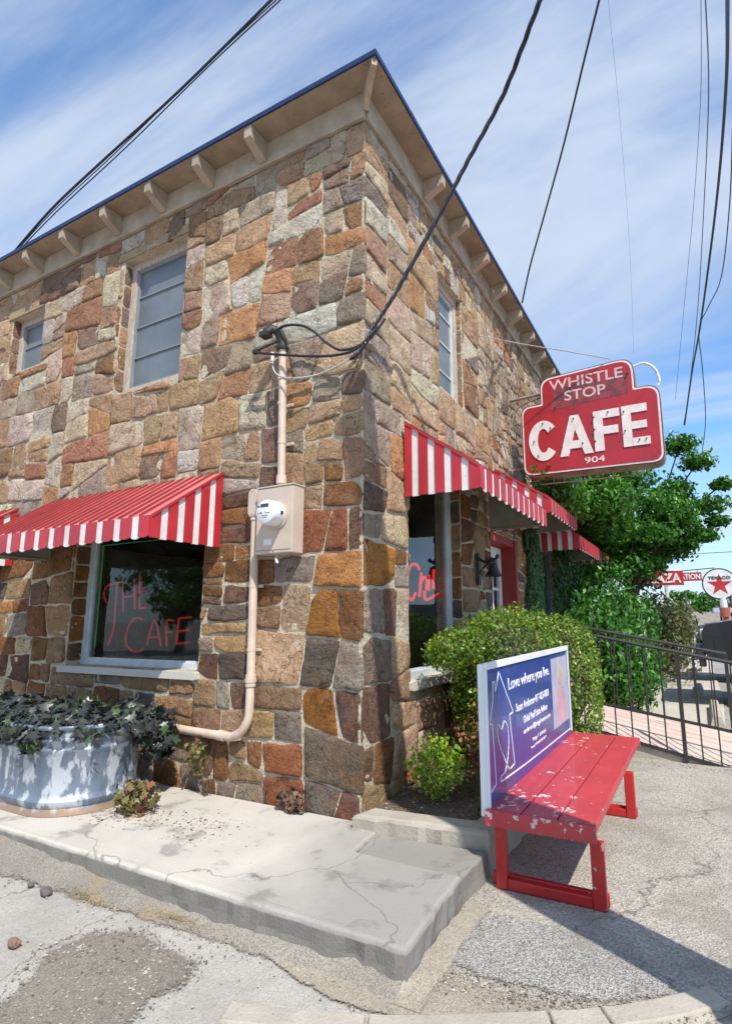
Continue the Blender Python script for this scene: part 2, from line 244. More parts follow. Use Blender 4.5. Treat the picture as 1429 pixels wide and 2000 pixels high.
def layout(poly, sd, rnd, wmax=.42, hmax=.30, out=None, depth=0):
    if out is None: out = []
    if len(poly) < 3: return out
    x0, x1, y0, y1 = bb(poly); W, H = x1-x0, y1-y0
    if W < .03 or H < .03: return out
    big = W > wmax*rnd.uniform(.75, 1.35) or H > hmax*rnd.uniform(.8, 1.35)
    if depth > 22 or (len(sd) <= 1 and not (big and not (len(sd) == 1 and W < .75 and H < .55))):
        out.append((poly, sd[0][2] if sd else None)); return out
    best = None
    if len(sd) >= 2:
        for ax, wt in ((0, 1.0), (1, 1.28)):
            v = sorted(s[ax] for s in sd)
            lo, hi = ((x0, x1), (y0, y1))[ax]
            for a, b in zip(v, v[1:]):
                mid = (a+b)/2; bal = min(mid-lo, hi-mid)/(hi-lo)
                sc = (b-a)*wt*(.5+bal)
                if best is None or sc > best[0]: best = (sc, ax, mid, b-a)
        ax, mid, gap = best[1:]
        ang = rnd.gauss(0, .09) + (rnd.uniform(-.4, .4) if rnd.random() < .22 else 0)
        ang = max(-.45, min(.45, ang))
        if max(W, H) > 1.5: ang *= .3
    else:
        if len(sd) == 1:
            s = sd[0]
            ax = 0 if W/wmax > H/hmax else 1
            lo, hi = ((x0, x1), (y0, y1))[ax]; half = (wmax, hmax)[ax]*.55
            mid = s[ax]+half if hi-s[ax] > s[ax]-lo else s[ax]-half
            mid = min(max(mid, lo+.06), hi-.06)
        else:
            ax = 0 if W/wmax > H/hmax*rnd.uniform(.8, 1.2) else 1
            lo, hi = ((x0, x1), (y0, y1))[ax]; mid = lo+(hi-lo)*rnd.uniform(.36, .64)
        ang = rnd.gauss(0, .07) + (rnd.uniform(-.35, .35) if rnd.random() < .14 else 0)
        if max(W, H) > 1.2: ang *= .4
    n = (math.cos(ang), math.sin(ang)) if ax == 0 else (-math.sin(ang), math.cos(ang))
    p = (mid, (y0+y1)/2) if ax == 0 else ((x0+x1)/2, mid)
    a, b = cut(poly, p, n)
    if len(a) < 3 or len(b) < 3 or area(a) < .001 or area(b) < .001:
        out.append((poly, sd[0][2] if sd else None)); return out
    sa = [s for s in sd if (s[0]-p[0])*n[0]+(s[1]-p[1])*n[1] <= 0]; sb = [s for s in sd if s not in sa]
    layout(a, sa, rnd, wmax, hmax, out, depth+1); layout(b, sb, rnd, wmax, hmax, out, depth+1)
    return out
class Stones:
    def __init__(s): s.v = []; s.f = []; s.c = []
    def stone(s, poly, fn, code, rnd, gap=None, hgt=None, zone='t'):
        cx = sum(p[0] for p in poly)/len(poly); cy = sum(p[1] for p in poly)/len(poly)
        g = gap if gap is not None else (rnd.uniform(.004, .011) if cy > 2.7 else rnd.uniform(.007, .013))
        if gap is None:
            poly = [(x+rnd.uniform(-.012, .012), y+rnd.uniform(-.012, .012)) for x, y in poly]
            if rnd.random() < .35:
                i = rnd.randrange(len(poly)); a, b_, c_ = poly[i-1], poly[i], poly[(i+1) % len(poly)]; u = rnd.uniform(.12, .35); w_ = rnd.uniform(.12, .35)
                poly = poly[:i]+[(b_[0]+(a[0]-b_[0])*u, b_[1]+(a[1]-b_[1])*u), (b_[0]+(c_[0]-b_[0])*w_, b_[1]+(c_[1]-b_[1])*w_)]+poly[i+1:]
        # inset: shrink toward centroid edge-wise
        k = len(poly); A = 0; 
        for i in range(k):
            q, r = poly[i], poly[(i+1) % k]; A += q[0]*r[1]-r[0]*q[1]
        P = poly if A > 0 else poly[::-1]
        Q = P
        for i in range(len(P)):
            q, r = P[i], P[(i+1) % len(P)]; dx, dy = r[0]-q[0], r[1]-q[1]; Ln = math.hypot(dx, dy)
            if Ln < 1e-5: continue
            n = (dy/Ln, -dx/Ln)
            Q = cut(Q, (q[0]-n[0]*g, q[1]-n[1]*g), n)[0]
            if len(Q) < 3: return
        if area(Q) < .0004: return
        # resample + corner cutting + wobble
        pts = []
        for i in range(len(Q)):
            q, r = Q[i], Q[(i+1) % len(Q)]; Ln = math.hypot(r[0]-q[0], r[1]-q[1]); m = max(2, min(9, int(Ln/.035)))
            for j in range(m): pts.append((q[0]+(r[0]-q[0])*j/m, q[1]+(r[1]-q[1])*j/m))
        for _ in range(1):
            pts = [((pts[i-1][0]+5*pts[i][0]+pts[(i+1) % len(pts)][0])/7, (pts[i-1][1]+5*pts[i][1]+pts[(i+1) % len(pts)][1])/7) for i in range(len(pts))]
        sx = rnd.uniform(0, 99); wob = []
        for (x, y) in pts:
            a = mn.noise(Vector((x*7+sx, y*7, 1)))*.013 + mn.noise(Vector((x*24+sx, y*24, 5)))*.008
            b = mn.noise(Vector((x*7+sx, y*7, 31)))*.013 + mn.noise(Vector((x*24+sx, y*24, 45)))*.008
            wob.append((x+a, y+b))
        pts = wob; n = len(pts)
        cx = sum(p[0] for p in pts)/n; cy = sum(p[1] for p in pts)/n
        h = hgt if hgt is not None else rnd.uniform(.007, .026); tx, ty = rnd.gauss(0, .045), rnd.gauss(0, .03); b0 = len(s.v)
        x0, x1, y0, y1 = bb(pts); mn_ = min(x1-x0, y1-y0)
        rings = [(1.0, -.012, 0), (1.0, h*.55, .2), (1-min(.2, .009/max(mn_, .02)*2), h*.92, .6), (.72, h, 1), (.38, h*1.06, 1)]
        for sc, hh, nw in rings:
            for (x, y) in pts:
                X, Y = cx+(x-cx)*sc, cy+(y-cy)*sc
                d = hh + nw*(mn.noise(Vector((X*9+sx, Y*9, 2)))*.012 + mn.noise(Vector((X*26+sx, Y*26, 8)))*.006 + tx*(X-cx)+ty*(Y-cy))
                s.v.append(fn(X, Y, -d))
        s.v.append(fn(cx, cy, -h*1.05))
        for ri in range(len(rings)-1):
            for j in range(n):
                a = b0+ri*n+j; c = b0+ri*n+(j+1) % n; s.f.append((a, c, c+n, a+n))
        last = b0+(len(rings)-1)*n
        for j in range(n): s.f.append((last+j, last+(j+1) % n, b0+len(rings)*n))
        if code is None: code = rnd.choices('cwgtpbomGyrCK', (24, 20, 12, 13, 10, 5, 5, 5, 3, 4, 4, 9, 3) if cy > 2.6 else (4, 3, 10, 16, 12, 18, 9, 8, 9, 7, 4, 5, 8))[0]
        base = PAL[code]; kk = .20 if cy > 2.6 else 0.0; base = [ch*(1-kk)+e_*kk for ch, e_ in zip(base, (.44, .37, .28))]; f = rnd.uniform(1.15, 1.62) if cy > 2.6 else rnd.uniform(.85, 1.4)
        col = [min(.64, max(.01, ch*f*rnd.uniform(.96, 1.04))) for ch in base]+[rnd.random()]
        s.c += [col]*(len(s.v)-b0)
def facing(name, fnm, U0, U1, Z0, Z1, holes, sd, th, jambs, seed, parent, extra=None, wmax=.40, hmax=.29):
    """mortar shell with openings + every stone of that wall, one mesh"""
    mb = MB(); us = sorted({U0, U1, *[h[0] for h in holes], *[h[1] for h in holes]}); zs = sorted({Z0, Z1, *[h[2] for h in holes], *[h[3] for h in holes]})
    def inh(u, z): return any(h[0] < u < h[1] and h[2] < z < h[3] for h in holes)
    for i in range(len(us)-1):
        for j in range(len(zs)-1):
            if inh((us[i]+us[i+1])/2, (zs[j]+zs[j+1])/2): continue
            a, b, c, d = us[i], us[i+1], zs[j], zs[j+1]
            mb.add([fnm(a,c,0), fnm(b,c,0), fnm(b,d,0), fnm(a,d,0)], [(0,1,2,3)]); mb.add([fnm(a,c,th), fnm(b,c,th), fnm(b,d,th), fnm(a,d,th)], [(3,2,1,0)])
    for h in holes:
        for p, q in (((h[0],h[2]),(h[1],h[2])), ((h[1],h[2]),(h[1],h[3])), ((h[1],h[3]),(h[0],h[3])), ((h[0],h[3]),(h[0],h[2]))):
            mb.add([fnm(*p,0), fnm(*q,0), fnm(*q,th), fnm(*p,th)], [(0,1,2,3)])
    for p, q in (((U0,Z0),(U1,Z0)), ((U1,Z0),(U1,Z1)), ((U1,Z1),(U0,Z1)), ((U0,Z1),(U0,Z0))): mb.add([fnm(*p,0), fnm(*q,0), fnm(*q,th), fnm(*p,th)], [(0,1,2,3)])
    rnd = random.Random(seed); S = Stones()
    UE = U1+.030 if U1 == -.004 else U1
    cells = layout([(U0,Z0),(UE,Z0),(UE,Z1),(U0,Z1)], sd, rnd, wmax, hmax)
    for poly, code in cells:
        x0, x1, y0, y1 = bb(poly); ok = True
        for h in holes:
            if x1 <= h[0] or x0 >= h[1] or y1 <= h[2] or y0 >= h[3]: continue
            opts = []
            for p, n in (((h[0],0),(1,0)), ((h[1],0),(-1,0)), ((0,h[2]),(0,1)), ((0,h[3]),(0,-1))):
                a = cut(poly, p, n)[0]
                if len(a) >= 3: opts.append((area(a), a))
            if not opts: ok = False; break
            ar, poly = max(opts, key=lambda z: z[0]); x0, x1, y0, y1 = bb(poly)
            if ar < .002: ok = False; break
        if ok and len(poly) >= 3: S.stone(poly, fnm, code, rnd)
    for (jf, u0, u1, z0, z1, codes) in jambs:
        z = z0; i = 0
        while z < z1-.04:
            hh = min(rnd.uniform(.16, .30), z1-z); 
            if z1-z-hh < .08: hh = z1-z
            S.stone([(u0,z),(u1,z),(u1,z+hh),(u0,z+hh)], jf, codes[i % len(codes)], rnd, gap=.008, hgt=.008); z += hh; i += 1
    if extra: extra(S, rnd)
    nv = len(mb.v); ns = len(S.v)
    me = bpy.data.meshes.new(name); me.from_pydata([tuple(v) for v in mb.v]+[tuple(v) for v in S.v], [], mb.f+[tuple(i+nv for i in f) for f in S.f])
    me.materials.append(M_mortar); me.materials.append(M_stone)
    me.polygons.foreach_set('material_index', [0]*len(mb.f)+[1]*len(S.f))
    at = me.attributes.new('Col', 'FLOAT_COLOR', 'POINT'); at.data.foreach_set('color', np.array([[.4,.35,.28,.5]]*nv+S.c, dtype=np.float32).ravel())
    me.polygons.foreach_set('use_smooth', [False]*len(mb.f)+[True]*len(S.f))
    bm = bmesh.new(); bm.from_mesh(me); bmesh.ops.recalc_face_normals(bm, faces=bm.faces); bm.to_mesh(me); bm.free()
    try: me.set_sharp_from_angle(angle=R(50))
    except Exception: pass
    o = bpy.data.objects.new(name, me); C.objects.link(o); o.parent = parent; return o
fA = lambda u, z, d: Vector((u, d, z))
fB = lambda u, z, d: Vector((-d, u, z))
BL = 9.6; AL = -9.4; WT = 5.60
bld = empty('stone_building', (0, 0, 0), 0, 'two-storey rubble sandstone cafe building on the corner with blue-edged flat eaves', 'building')
HA = [(-3.5, -1.63, .92, 2.3), (-3.12, -2.13, 3.71, 5.30), (-5.32, -4.6, 4.42, 5.2), (-6.6, -4.9, .92, 2.3)]
HB = [(.76, 2.0, .82, 2.85), (1.50, 2.18, 3.72, 5.08), (2.95, 4.1, -.15, 2.42), (5.1, 6.5, .9, 2.5)]
jA = lambda x0: (lambda u, z, d: Vector((x0-d, u, z)))
jB = lambda y0: (lambda u, z, d: Vector((-u, y0+d, z)))
jamA = [(jA(-3.5), .0, .17, .95, 2.3, 'mqbbqm'), (jA(-3.12), .0, .11, 3.78, 5.26, 'mbtGmGm'), (jA(-5.32), .0, .11, 4.47, 5.2, 'mmm')]
jamB = [(jB(2.0), .0, .13, .84, 2.85, 'btGb'), (jB(2.18), .0, .08, 3.72, 5.08, 'bGbGt')]
def extraA(S, rnd):
    pass
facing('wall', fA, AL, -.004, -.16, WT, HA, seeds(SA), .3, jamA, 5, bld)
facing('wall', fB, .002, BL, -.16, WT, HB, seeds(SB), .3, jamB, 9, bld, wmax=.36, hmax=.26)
m = MB(); m.box((-.012,-.008,-.16),(.010,.012,WT-.01)); m.build('corner_mortar', M_mortar, bld)
# rear walls, floors close the building so that it is dark inside
m = MB(); m.box((AL, BL-.3, -.16), (-.302, BL, WT)); m.box((AL, .302, -.16), (AL+.3, BL-.302, WT)); m.build('rear_wall', M_mortar, bld)
m = MB(); m.box((AL+.31, .31, -.1), (-.31, BL-.31, 0.0)); m.box((AL+.31, .31, 2.9), (-.31, BL-.31, 3.05)); m.build('floor', M_dark, bld)
# lintels and sills of the stone openings
M_lint = pm('ochre lintel stone', (.38, .29, .175), (.27, .20, .12), 5, .9, .6, 30, spots=(.2,.15,.1), sps=20, spt=.62)[0]
for (a, b, z0, z1) in ((-3.22, -2.05, 5.302, 5.39), (-5.42, -4.52, 5.203, 5.33)):
    m = MB(); m.prism([(a, z0), (b, z0), (b, z1), (a+.02, z1)], lambda u, z, d: Vector((u, d, z)), -.018, .02); m.build('window_lintel', M_lint, bld, bevel=.006)
def window(name, fn, u0, u1, z0, z1, dep, fr, parent, bars=(), vb=(), fm=None, sillm=None, sill=None, gm=None, curtain=None, trim=None):
    m = MB(); fm = fm or M_white
    for (a, b, c, d) in ((u0, u1, z1-fr, z1), (u0, u1, z0, z0+fr), (u0, u0+fr, z0+fr, z1-fr), (u1-fr, u1, z0+fr, z1-fr)):
        m.prism([(a,c),(b,c),(b,d),(a,d)], fn, dep-.02, dep+.05)
    o = m.build(name, trim or fm, parent, bevel=.004)
    i0, i1, k0, k1 = u0+fr, u1-fr, z0+fr, z1-fr; s = MB(); q = fr*.35
    for (a, b, c, d) in ((i0, i1, k1-q, k1), (i0, i1, k0, k0+q), (i0, i0+q, k0+q, k1-q), (i1-q, i1, k0+q, k1-q)): s.prism([(a,c),(b,c),(b,d),(a,d)], fn, dep+.004, dep+.04)
    for zb in bars: s.prism([(i0+q,zb-.007),(i1-q,zb-.007),(i1-q,zb+.007),(i0+q,zb+.007)], fn, dep+.012, dep+.038)
    for ub in vb: s.prism([(ub-.012,k0+q),(ub+.012,k0+q),(ub+.012,k1-q),(ub-.012,k1-q)], fn, dep+.014, dep+.036)
    s.build('sash', fm, o, bevel=.002)
    g = MB(); g.add([fn(i0+q*.5,k0+q*.5,dep+.026), fn(i1-q*.5,k0+q*.5,dep+.026), fn(i1-q*.5,k1-q*.5,dep+.026), fn(i0+q*.5,k1-q*.5,dep+.026)], [(0,1,2,3)]); g.build('pane', gm, o)
    if curtain:
        cu = MB(); n = 60; a, b, c, d = curtain; vs = []
        for i in range(n+1):
            u = a+(b-a)*i/n; dd = dep+.10+.02*math.sin(i*1.1)+.008*math.sin(i*2.7); vs += [fn(u, c, dd), fn(u+.0, d, dd)]
        cu.add(vs, [(2*i, 2*i+2, 2*i+3, 2*i+1) for i in range(n)]); cu.build('curtain', M_curtain, o, smooth=True)
    if sill:
        a, b, c, d, e, f = sill; sm = MB(); sm.prism([(a,c),(b,c),(b,d),(a,d)], fn, e, f); sm.build('sill', sillm or M_concrete, o, bevel=.008)
    return o
def glass(name, tintc, refl, rough=.02, tr=(.8,.85,.85)):
    m = bpy.data.materials.new(name); m.use_nodes = True; t = m.node_tree; l = t.links.new; t.nodes.clear(); o = t.nodes.new('ShaderNodeOutputMaterial')
    a = t.nodes.new('ShaderNodeBsdfTransparent'); a.inputs[0].default_value = (*tr, 1); b = t.nodes.new('ShaderNodeBsdfGlossy'); b.inputs['Roughness'].default_value = rough; b.inputs[0].default_value = (*tintc, 1)
    lw = t.nodes.new('ShaderNodeLayerWeight'); lw.inputs[0].default_value = .5; pw = t.nodes.new('ShaderNodeMath'); pw.operation = 'POWER'; l(lw.outputs['Facing'], pw.inputs[0]); pw.inputs[1].default_value = 3.5; f = t.nodes.new('ShaderNodeMath'); f.operation = 'MULTIPLY_ADD'; l(pw.outputs[0], f.inputs[0]); f.inputs[1].default_value = .8; f.inputs[2].default_value = refl; x = t.nodes.new('ShaderNodeMixShader'); l(f.outputs[0], x.inputs[0]); l(a.outputs[0], x.inputs[1]); l(b.outputs[0], x.inputs[2])
    tc = t.nodes.new('ShaderNodeTexCoord'); n = t.nodes.new('ShaderNodeTexNoise'); n.inputs['Scale'].default_value = 1.3; l(tc.outputs['Object'], n.inputs['Vector']); bu = t.nodes.new('ShaderNodeBump'); bu.inputs['Strength'].default_value = .04; bu.inputs['Distance'].default_value = .05; l(n.outputs[0], bu.inputs['Height']); l(bu.outputs[0], b.inputs['Normal'])
    l(x.outputs[0], o.inputs[0]); return m
M_glass = glass('shop window glass', (.9,.95,1), .045)
M_curtain = pm('grey net curtain', (.30, .32, .34), (.22, .24, .26), 3, .9)[0]
M_screen = pm('grey insect screen', (.17, .19, .205), (.10, .12, .135), 1.6, .35, spec=.8)[0]
M_sashg = pm('grey sash paint', (.24,.26,.28), (.18,.20,.21), 6, .6)[0]
M_wood = pm('peeling beige window wood', (.52, .44, .36), (.38, .30, .24), 8, .8, .4, 30, spots=(.62, .58, .52), sps=18, spt=.58, stretch=(6, 6, 1))[0]
window('window', fA, -3.5, -1.63, .92, 2.28, .17, .05, bld, gm=M_glass, sill=(-3.56, -1.61, .855, .918, -.05, .17))
window('window', fA, -3.12, -2.13, 3.72, 5.30, .11, .085, bld, bars=(4.16, 4.52, 4.88), gm=M_screen, trim=M_wood, fm=M_sashg)
window('window', fA, -5.32, -4.6, 4.43, 5.2, .11, .08, bld, bars=(4.82,), gm=M_screen, trim=M_wood, fm=M_sashg)
window('window', fA, -6.6, -4.9, .92, 2.28, .17, .05, bld, gm=M_glass, sill=(-6.7, -4.85, .80, .918, -.06, .17))
window('window', fB, .76, 2.0, .84, 2.83, .13, .05, bld, gm=M_glass, sill=(.72, 2.03, .765, .838, -.055, .13))
window('window', fB, 1.50, 2.18, 3.73, 5.08, .08, .085, bld, bars=(4.05, 4.4, 4.74), gm=M_screen, trim=M_wood)
window('window', fB, 5.1, 6.5, .92, 2.5, .13, .05, bld, gm=M_glass, fm=M_sashg)
# door in its red recess
M_redwall = pm('dull red doorway paint', (.33, .035, .03), (.26, .03, .025), 3, .6, .1, 30)[0]
m = MB(); m.box((-.295, 4.0, -.15), (.004, 4.098, 2.42)); m.box((-.295, 2.952, -.15), (-.02, 3.03, 2.42)); m.box((-.295, 3.032, 2.32), (-.02, 3.998, 2.418)); dr = m.build('door_surround', M_redwall, bld)
m = MB(); 
for (a, b, c, d) in ((3.04, 3.16, 0, 2.31), (3.87, 3.99, 0, 2.31), (3.16, 3.87, 2.16, 2.31), (3.16, 3.87, 0, .9)): m.prism([(a,c),(b,c),(b,d),(a,d)], fB, .2, .245)
for zb in (1.32, 1.74): m.prism([(3.16,zb-.018),(3.87,zb-.018),(3.87,zb+.018),(3.16,zb+.018)], fB, .205, .235)
for ub in (3.39, 3.63): m.prism([(ub-.016,.9),(ub+.016,.9),(ub+.016,2.16),(ub-.016,2.16)], fB, .207, .232)
door = m.build('door', pm('white door paint', (.72, .72, .70), (.62, .62, .60), 5, .5)[0], bld, bevel=.003)
g = MB(); g.add([fB(3.15,.89,.222), fB(3.88,.89,.222), fB(3.88,2.17,.222), fB(3.15,2.17,.222)], [(0,1,2,3)]); g.build('pane', M_glass, door)
m = MB(); m.lathe([(.0, 0), (.022, .002), (.03, .02), (.02, .045), (.0, .05)], (-.2, 3.93, 1.0), 'x', 12); m.build('handle', pm('brass knob', (.5,.35,.1), None, 3, .3, met=1)[0], door)
# roof: frieze boards, soffit, rafter tails, blue edge, hipped sheet
E_ = .27; ZE = 5.87
rf = MB(); e = E_; a, b = AL-.2, BL+.2
rf.add([(e,-e,ZE+.03), (e,b,ZE+.03), (a,b,ZE+.03), (a,-e,ZE+.03), (-3, 3.5, ZE+.9), (-3, b-3.5, ZE+.9), (a+3, b-3.5, ZE+.9), (a+3, 3.5, ZE+.9)], [(0,1,5,4),(1,2,6,5),(2,3,7,6),(3,0,4,7),(4,5,6,7)])
rf.add([(e,-e,ZE+.002), (e,b,ZE+.002), (a,b,ZE+.002), (a,-e,ZE+.002)], [(0,1,2,3)])
roof = rf.build('roof', M_roof, bld)
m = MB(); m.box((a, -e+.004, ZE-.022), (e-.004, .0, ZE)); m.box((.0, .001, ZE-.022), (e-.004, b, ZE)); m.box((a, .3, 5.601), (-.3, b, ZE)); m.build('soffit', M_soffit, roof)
m = MB(); m.box((a, -.045, 5.602), (.02, -.002, ZE-.024)); m.build('frieze_board', M_trim, roof, bevel=.004)
m = MB(); m.box((.003, .0, 5.602), (.045, b, ZE-.024)); m.build('frieze_board', M_trim, roof, bevel=.004)
m = MB(); m.box((a, -e-.012, ZE-.02), (e, -e+.002, ZE+.028)); m.box((e, -e-.012, ZE-.02), (e+.012, b, ZE+.028)); m.build('metal_edge', M_blue, roof)
def tail(x0, fn, parent):
    m = MB(); P = [(.047, 5.64), (.047, 5.845), (E_-.006, 5.845), (E_-.006, 5.735), (.06, 5.64)]
    m.prism(P, fn, x0-.042, x0+.042); return m.build('rafter_tail', M_trim, parent, bevel=.003)
for x in (-1.1, -1.78, -2.48, -3.22, -3.97, -4.72, -5.42, -6.15, -6.9, -7.65, -8.4): tail(x, lambda p, q, d: Vector((d, -p, q)), roof)
for y in (1.12, 1.80, 2.5, 3.24, 3.97, 4.7, 5.42, 6.15, 6.9, 7.6, 8.35, 9.1): tail(y, lambda p, q, d: Vector((p, d, q)), roof)
m = MB(); m.prism([(.05, 5.66), (.05, 5.845), (.36, 5.845), (.36, 5.78)], lambda p, q, d: Vector((p*.707+d*.707, -p*.707+d*.707, q)), -.022, .022); m.build('hip_brace', M_trim, roof, bevel=.003)
# neon lettering behind the glass
def neon(name, strokes, fn, col, st, r, label):
    mt = bpy.data.materials.new(name); mt.use_nodes = True; p = mt.node_tree.nodes['Principled BSDF']; p.inputs['Base Color'].default_value = (*col, 1); p.inputs['Emission Color'].default_value = (*col, 1); p.inputs['Emission Strength'].default_value = st
    m = MB()
    for s in strokes:
        P = [Vector((q[0], q[1], 0)) for q in s]
        if len(P) > 2:
            Q = []
            for i in range(len(P)-1):
                p0, p1, p2, p3 = P[max(i-1,0)], P[i], P[i+1], P[min(i+2, len(P)-1)]
                for t in (0, .25, .5, .75): Q.append(.5*((2*p1)+(-p0+p2)*t+(2*p0-5*p1+4*p2-p3)*t*t+(-p0+3*p1-3*p2+p3)*t**3))
            P = Q+[P[-1]]
        m.tube([fn(q.x, q.y, 0) for q in P], r, 6)
    return m.build(name, mt, None, label=label, cat='neon sign')
neon('neon_sign', [[(-3.282, 1.537), (-3.339, 1.63), (-3.289, 1.717), (-3.06, 1.753)], [(-3.14, 1.744), (-3.137, 1.534), (-3.137, 1.264), (-3.204, 1.108)], [(-3.044, 1.713), (-3.002, 1.437)], [(-2.867, 1.741), (-2.827, 1.466)], [(-3.021, 1.588), (-2.851, 1.606)], [(-2.79, 1.805), (-2.761, 1.472)], [(-2.761, 1.472), (-2.652, 1.481)], [(-2.78, 1.638), (-2.688, 1.646)], [(-2.688, 1.362), (-2.806, 1.378), (-2.907, 1.287), (-2.928, 1.134), (-2.783, 1.046), (-2.655, 1.074)], [(-2.611, 1.117), (-2.524, 1.351), (-2.404, 1.11)], [(-2.577, 1.191), (-2.438, 1.197)], [(-2.327, 1.111), (-2.35, 1.339), (-2.258, 1.349)], [(-2.339, 1.235), (-2.263, 1.246)], [(-2.184, 1.37), (-2.192, 1.133)], [(-2.184, 1.37), (-2.013, 1.383)], [(-2.188, 1.25), (-2.026, 1.263)], [(-2.192, 1.133), (-2.03, 1.15)]], lambda x, z, d: (x, .24, z), (.62, .03, .018), .08, .011, 'red script neon reading The Cafe inside the left shop window')
neon('neon_sign', [[(1.553, 1.846), (1.464, 1.89), (1.352, 1.864), (1.295, 1.772), (1.283, 1.662), (1.31, 1.555), (1.381, 1.536), (1.457, 1.604)], [(1.591, 1.814), (1.545, 1.568)], [(1.561, 1.687), (1.648, 1.772), (1.722, 1.742), (1.706, 1.648)], [(1.78, 1.804), (1.76, 1.639)], [(1.895, 1.872), (1.873, 1.661)], [(2.028, 1.882), (2.041, 1.705)], [(1.665, 1.635), (1.702, 1.542), (2.107, 1.643), (2.157, 1.594), (2.071, 1.524), (2.03, 1.589)]], lambda y, z, d: (-.28, y, z), (.85, .03, .02), .8, .015, 'red script neon reading Chili inside the tall corner window')
def bordertube(name, pts, label):
    mt = bpy.data.materials.new(name); mt.use_nodes = True; p = mt.node_tree.nodes['Principled BSDF']; p.inputs['Base Color'].default_value = (.03, .25, .08, 1); p.inputs['Emission Color'].default_value = (.05, .5, .15, 1); p.inputs['Emission Strength'].default_value = .12
    m = MB(); m.tube(pts, .007, 6); m.build(name, mt, None, label=label, cat='neon tube')
bordertube('neon_tube', [(-1.75, .23, 1.08), (-1.75, .23, 2.15), (-3.40, .23, 2.15), (-3.40, .23, 1.08)], 'thin green neon border tube inside the left shop window')
bordertube('neon_tube', [(-.25, 2.02, .95), (-.25, 2.02, 2.5)], 'thin green neon tube standing inside the tall corner window')
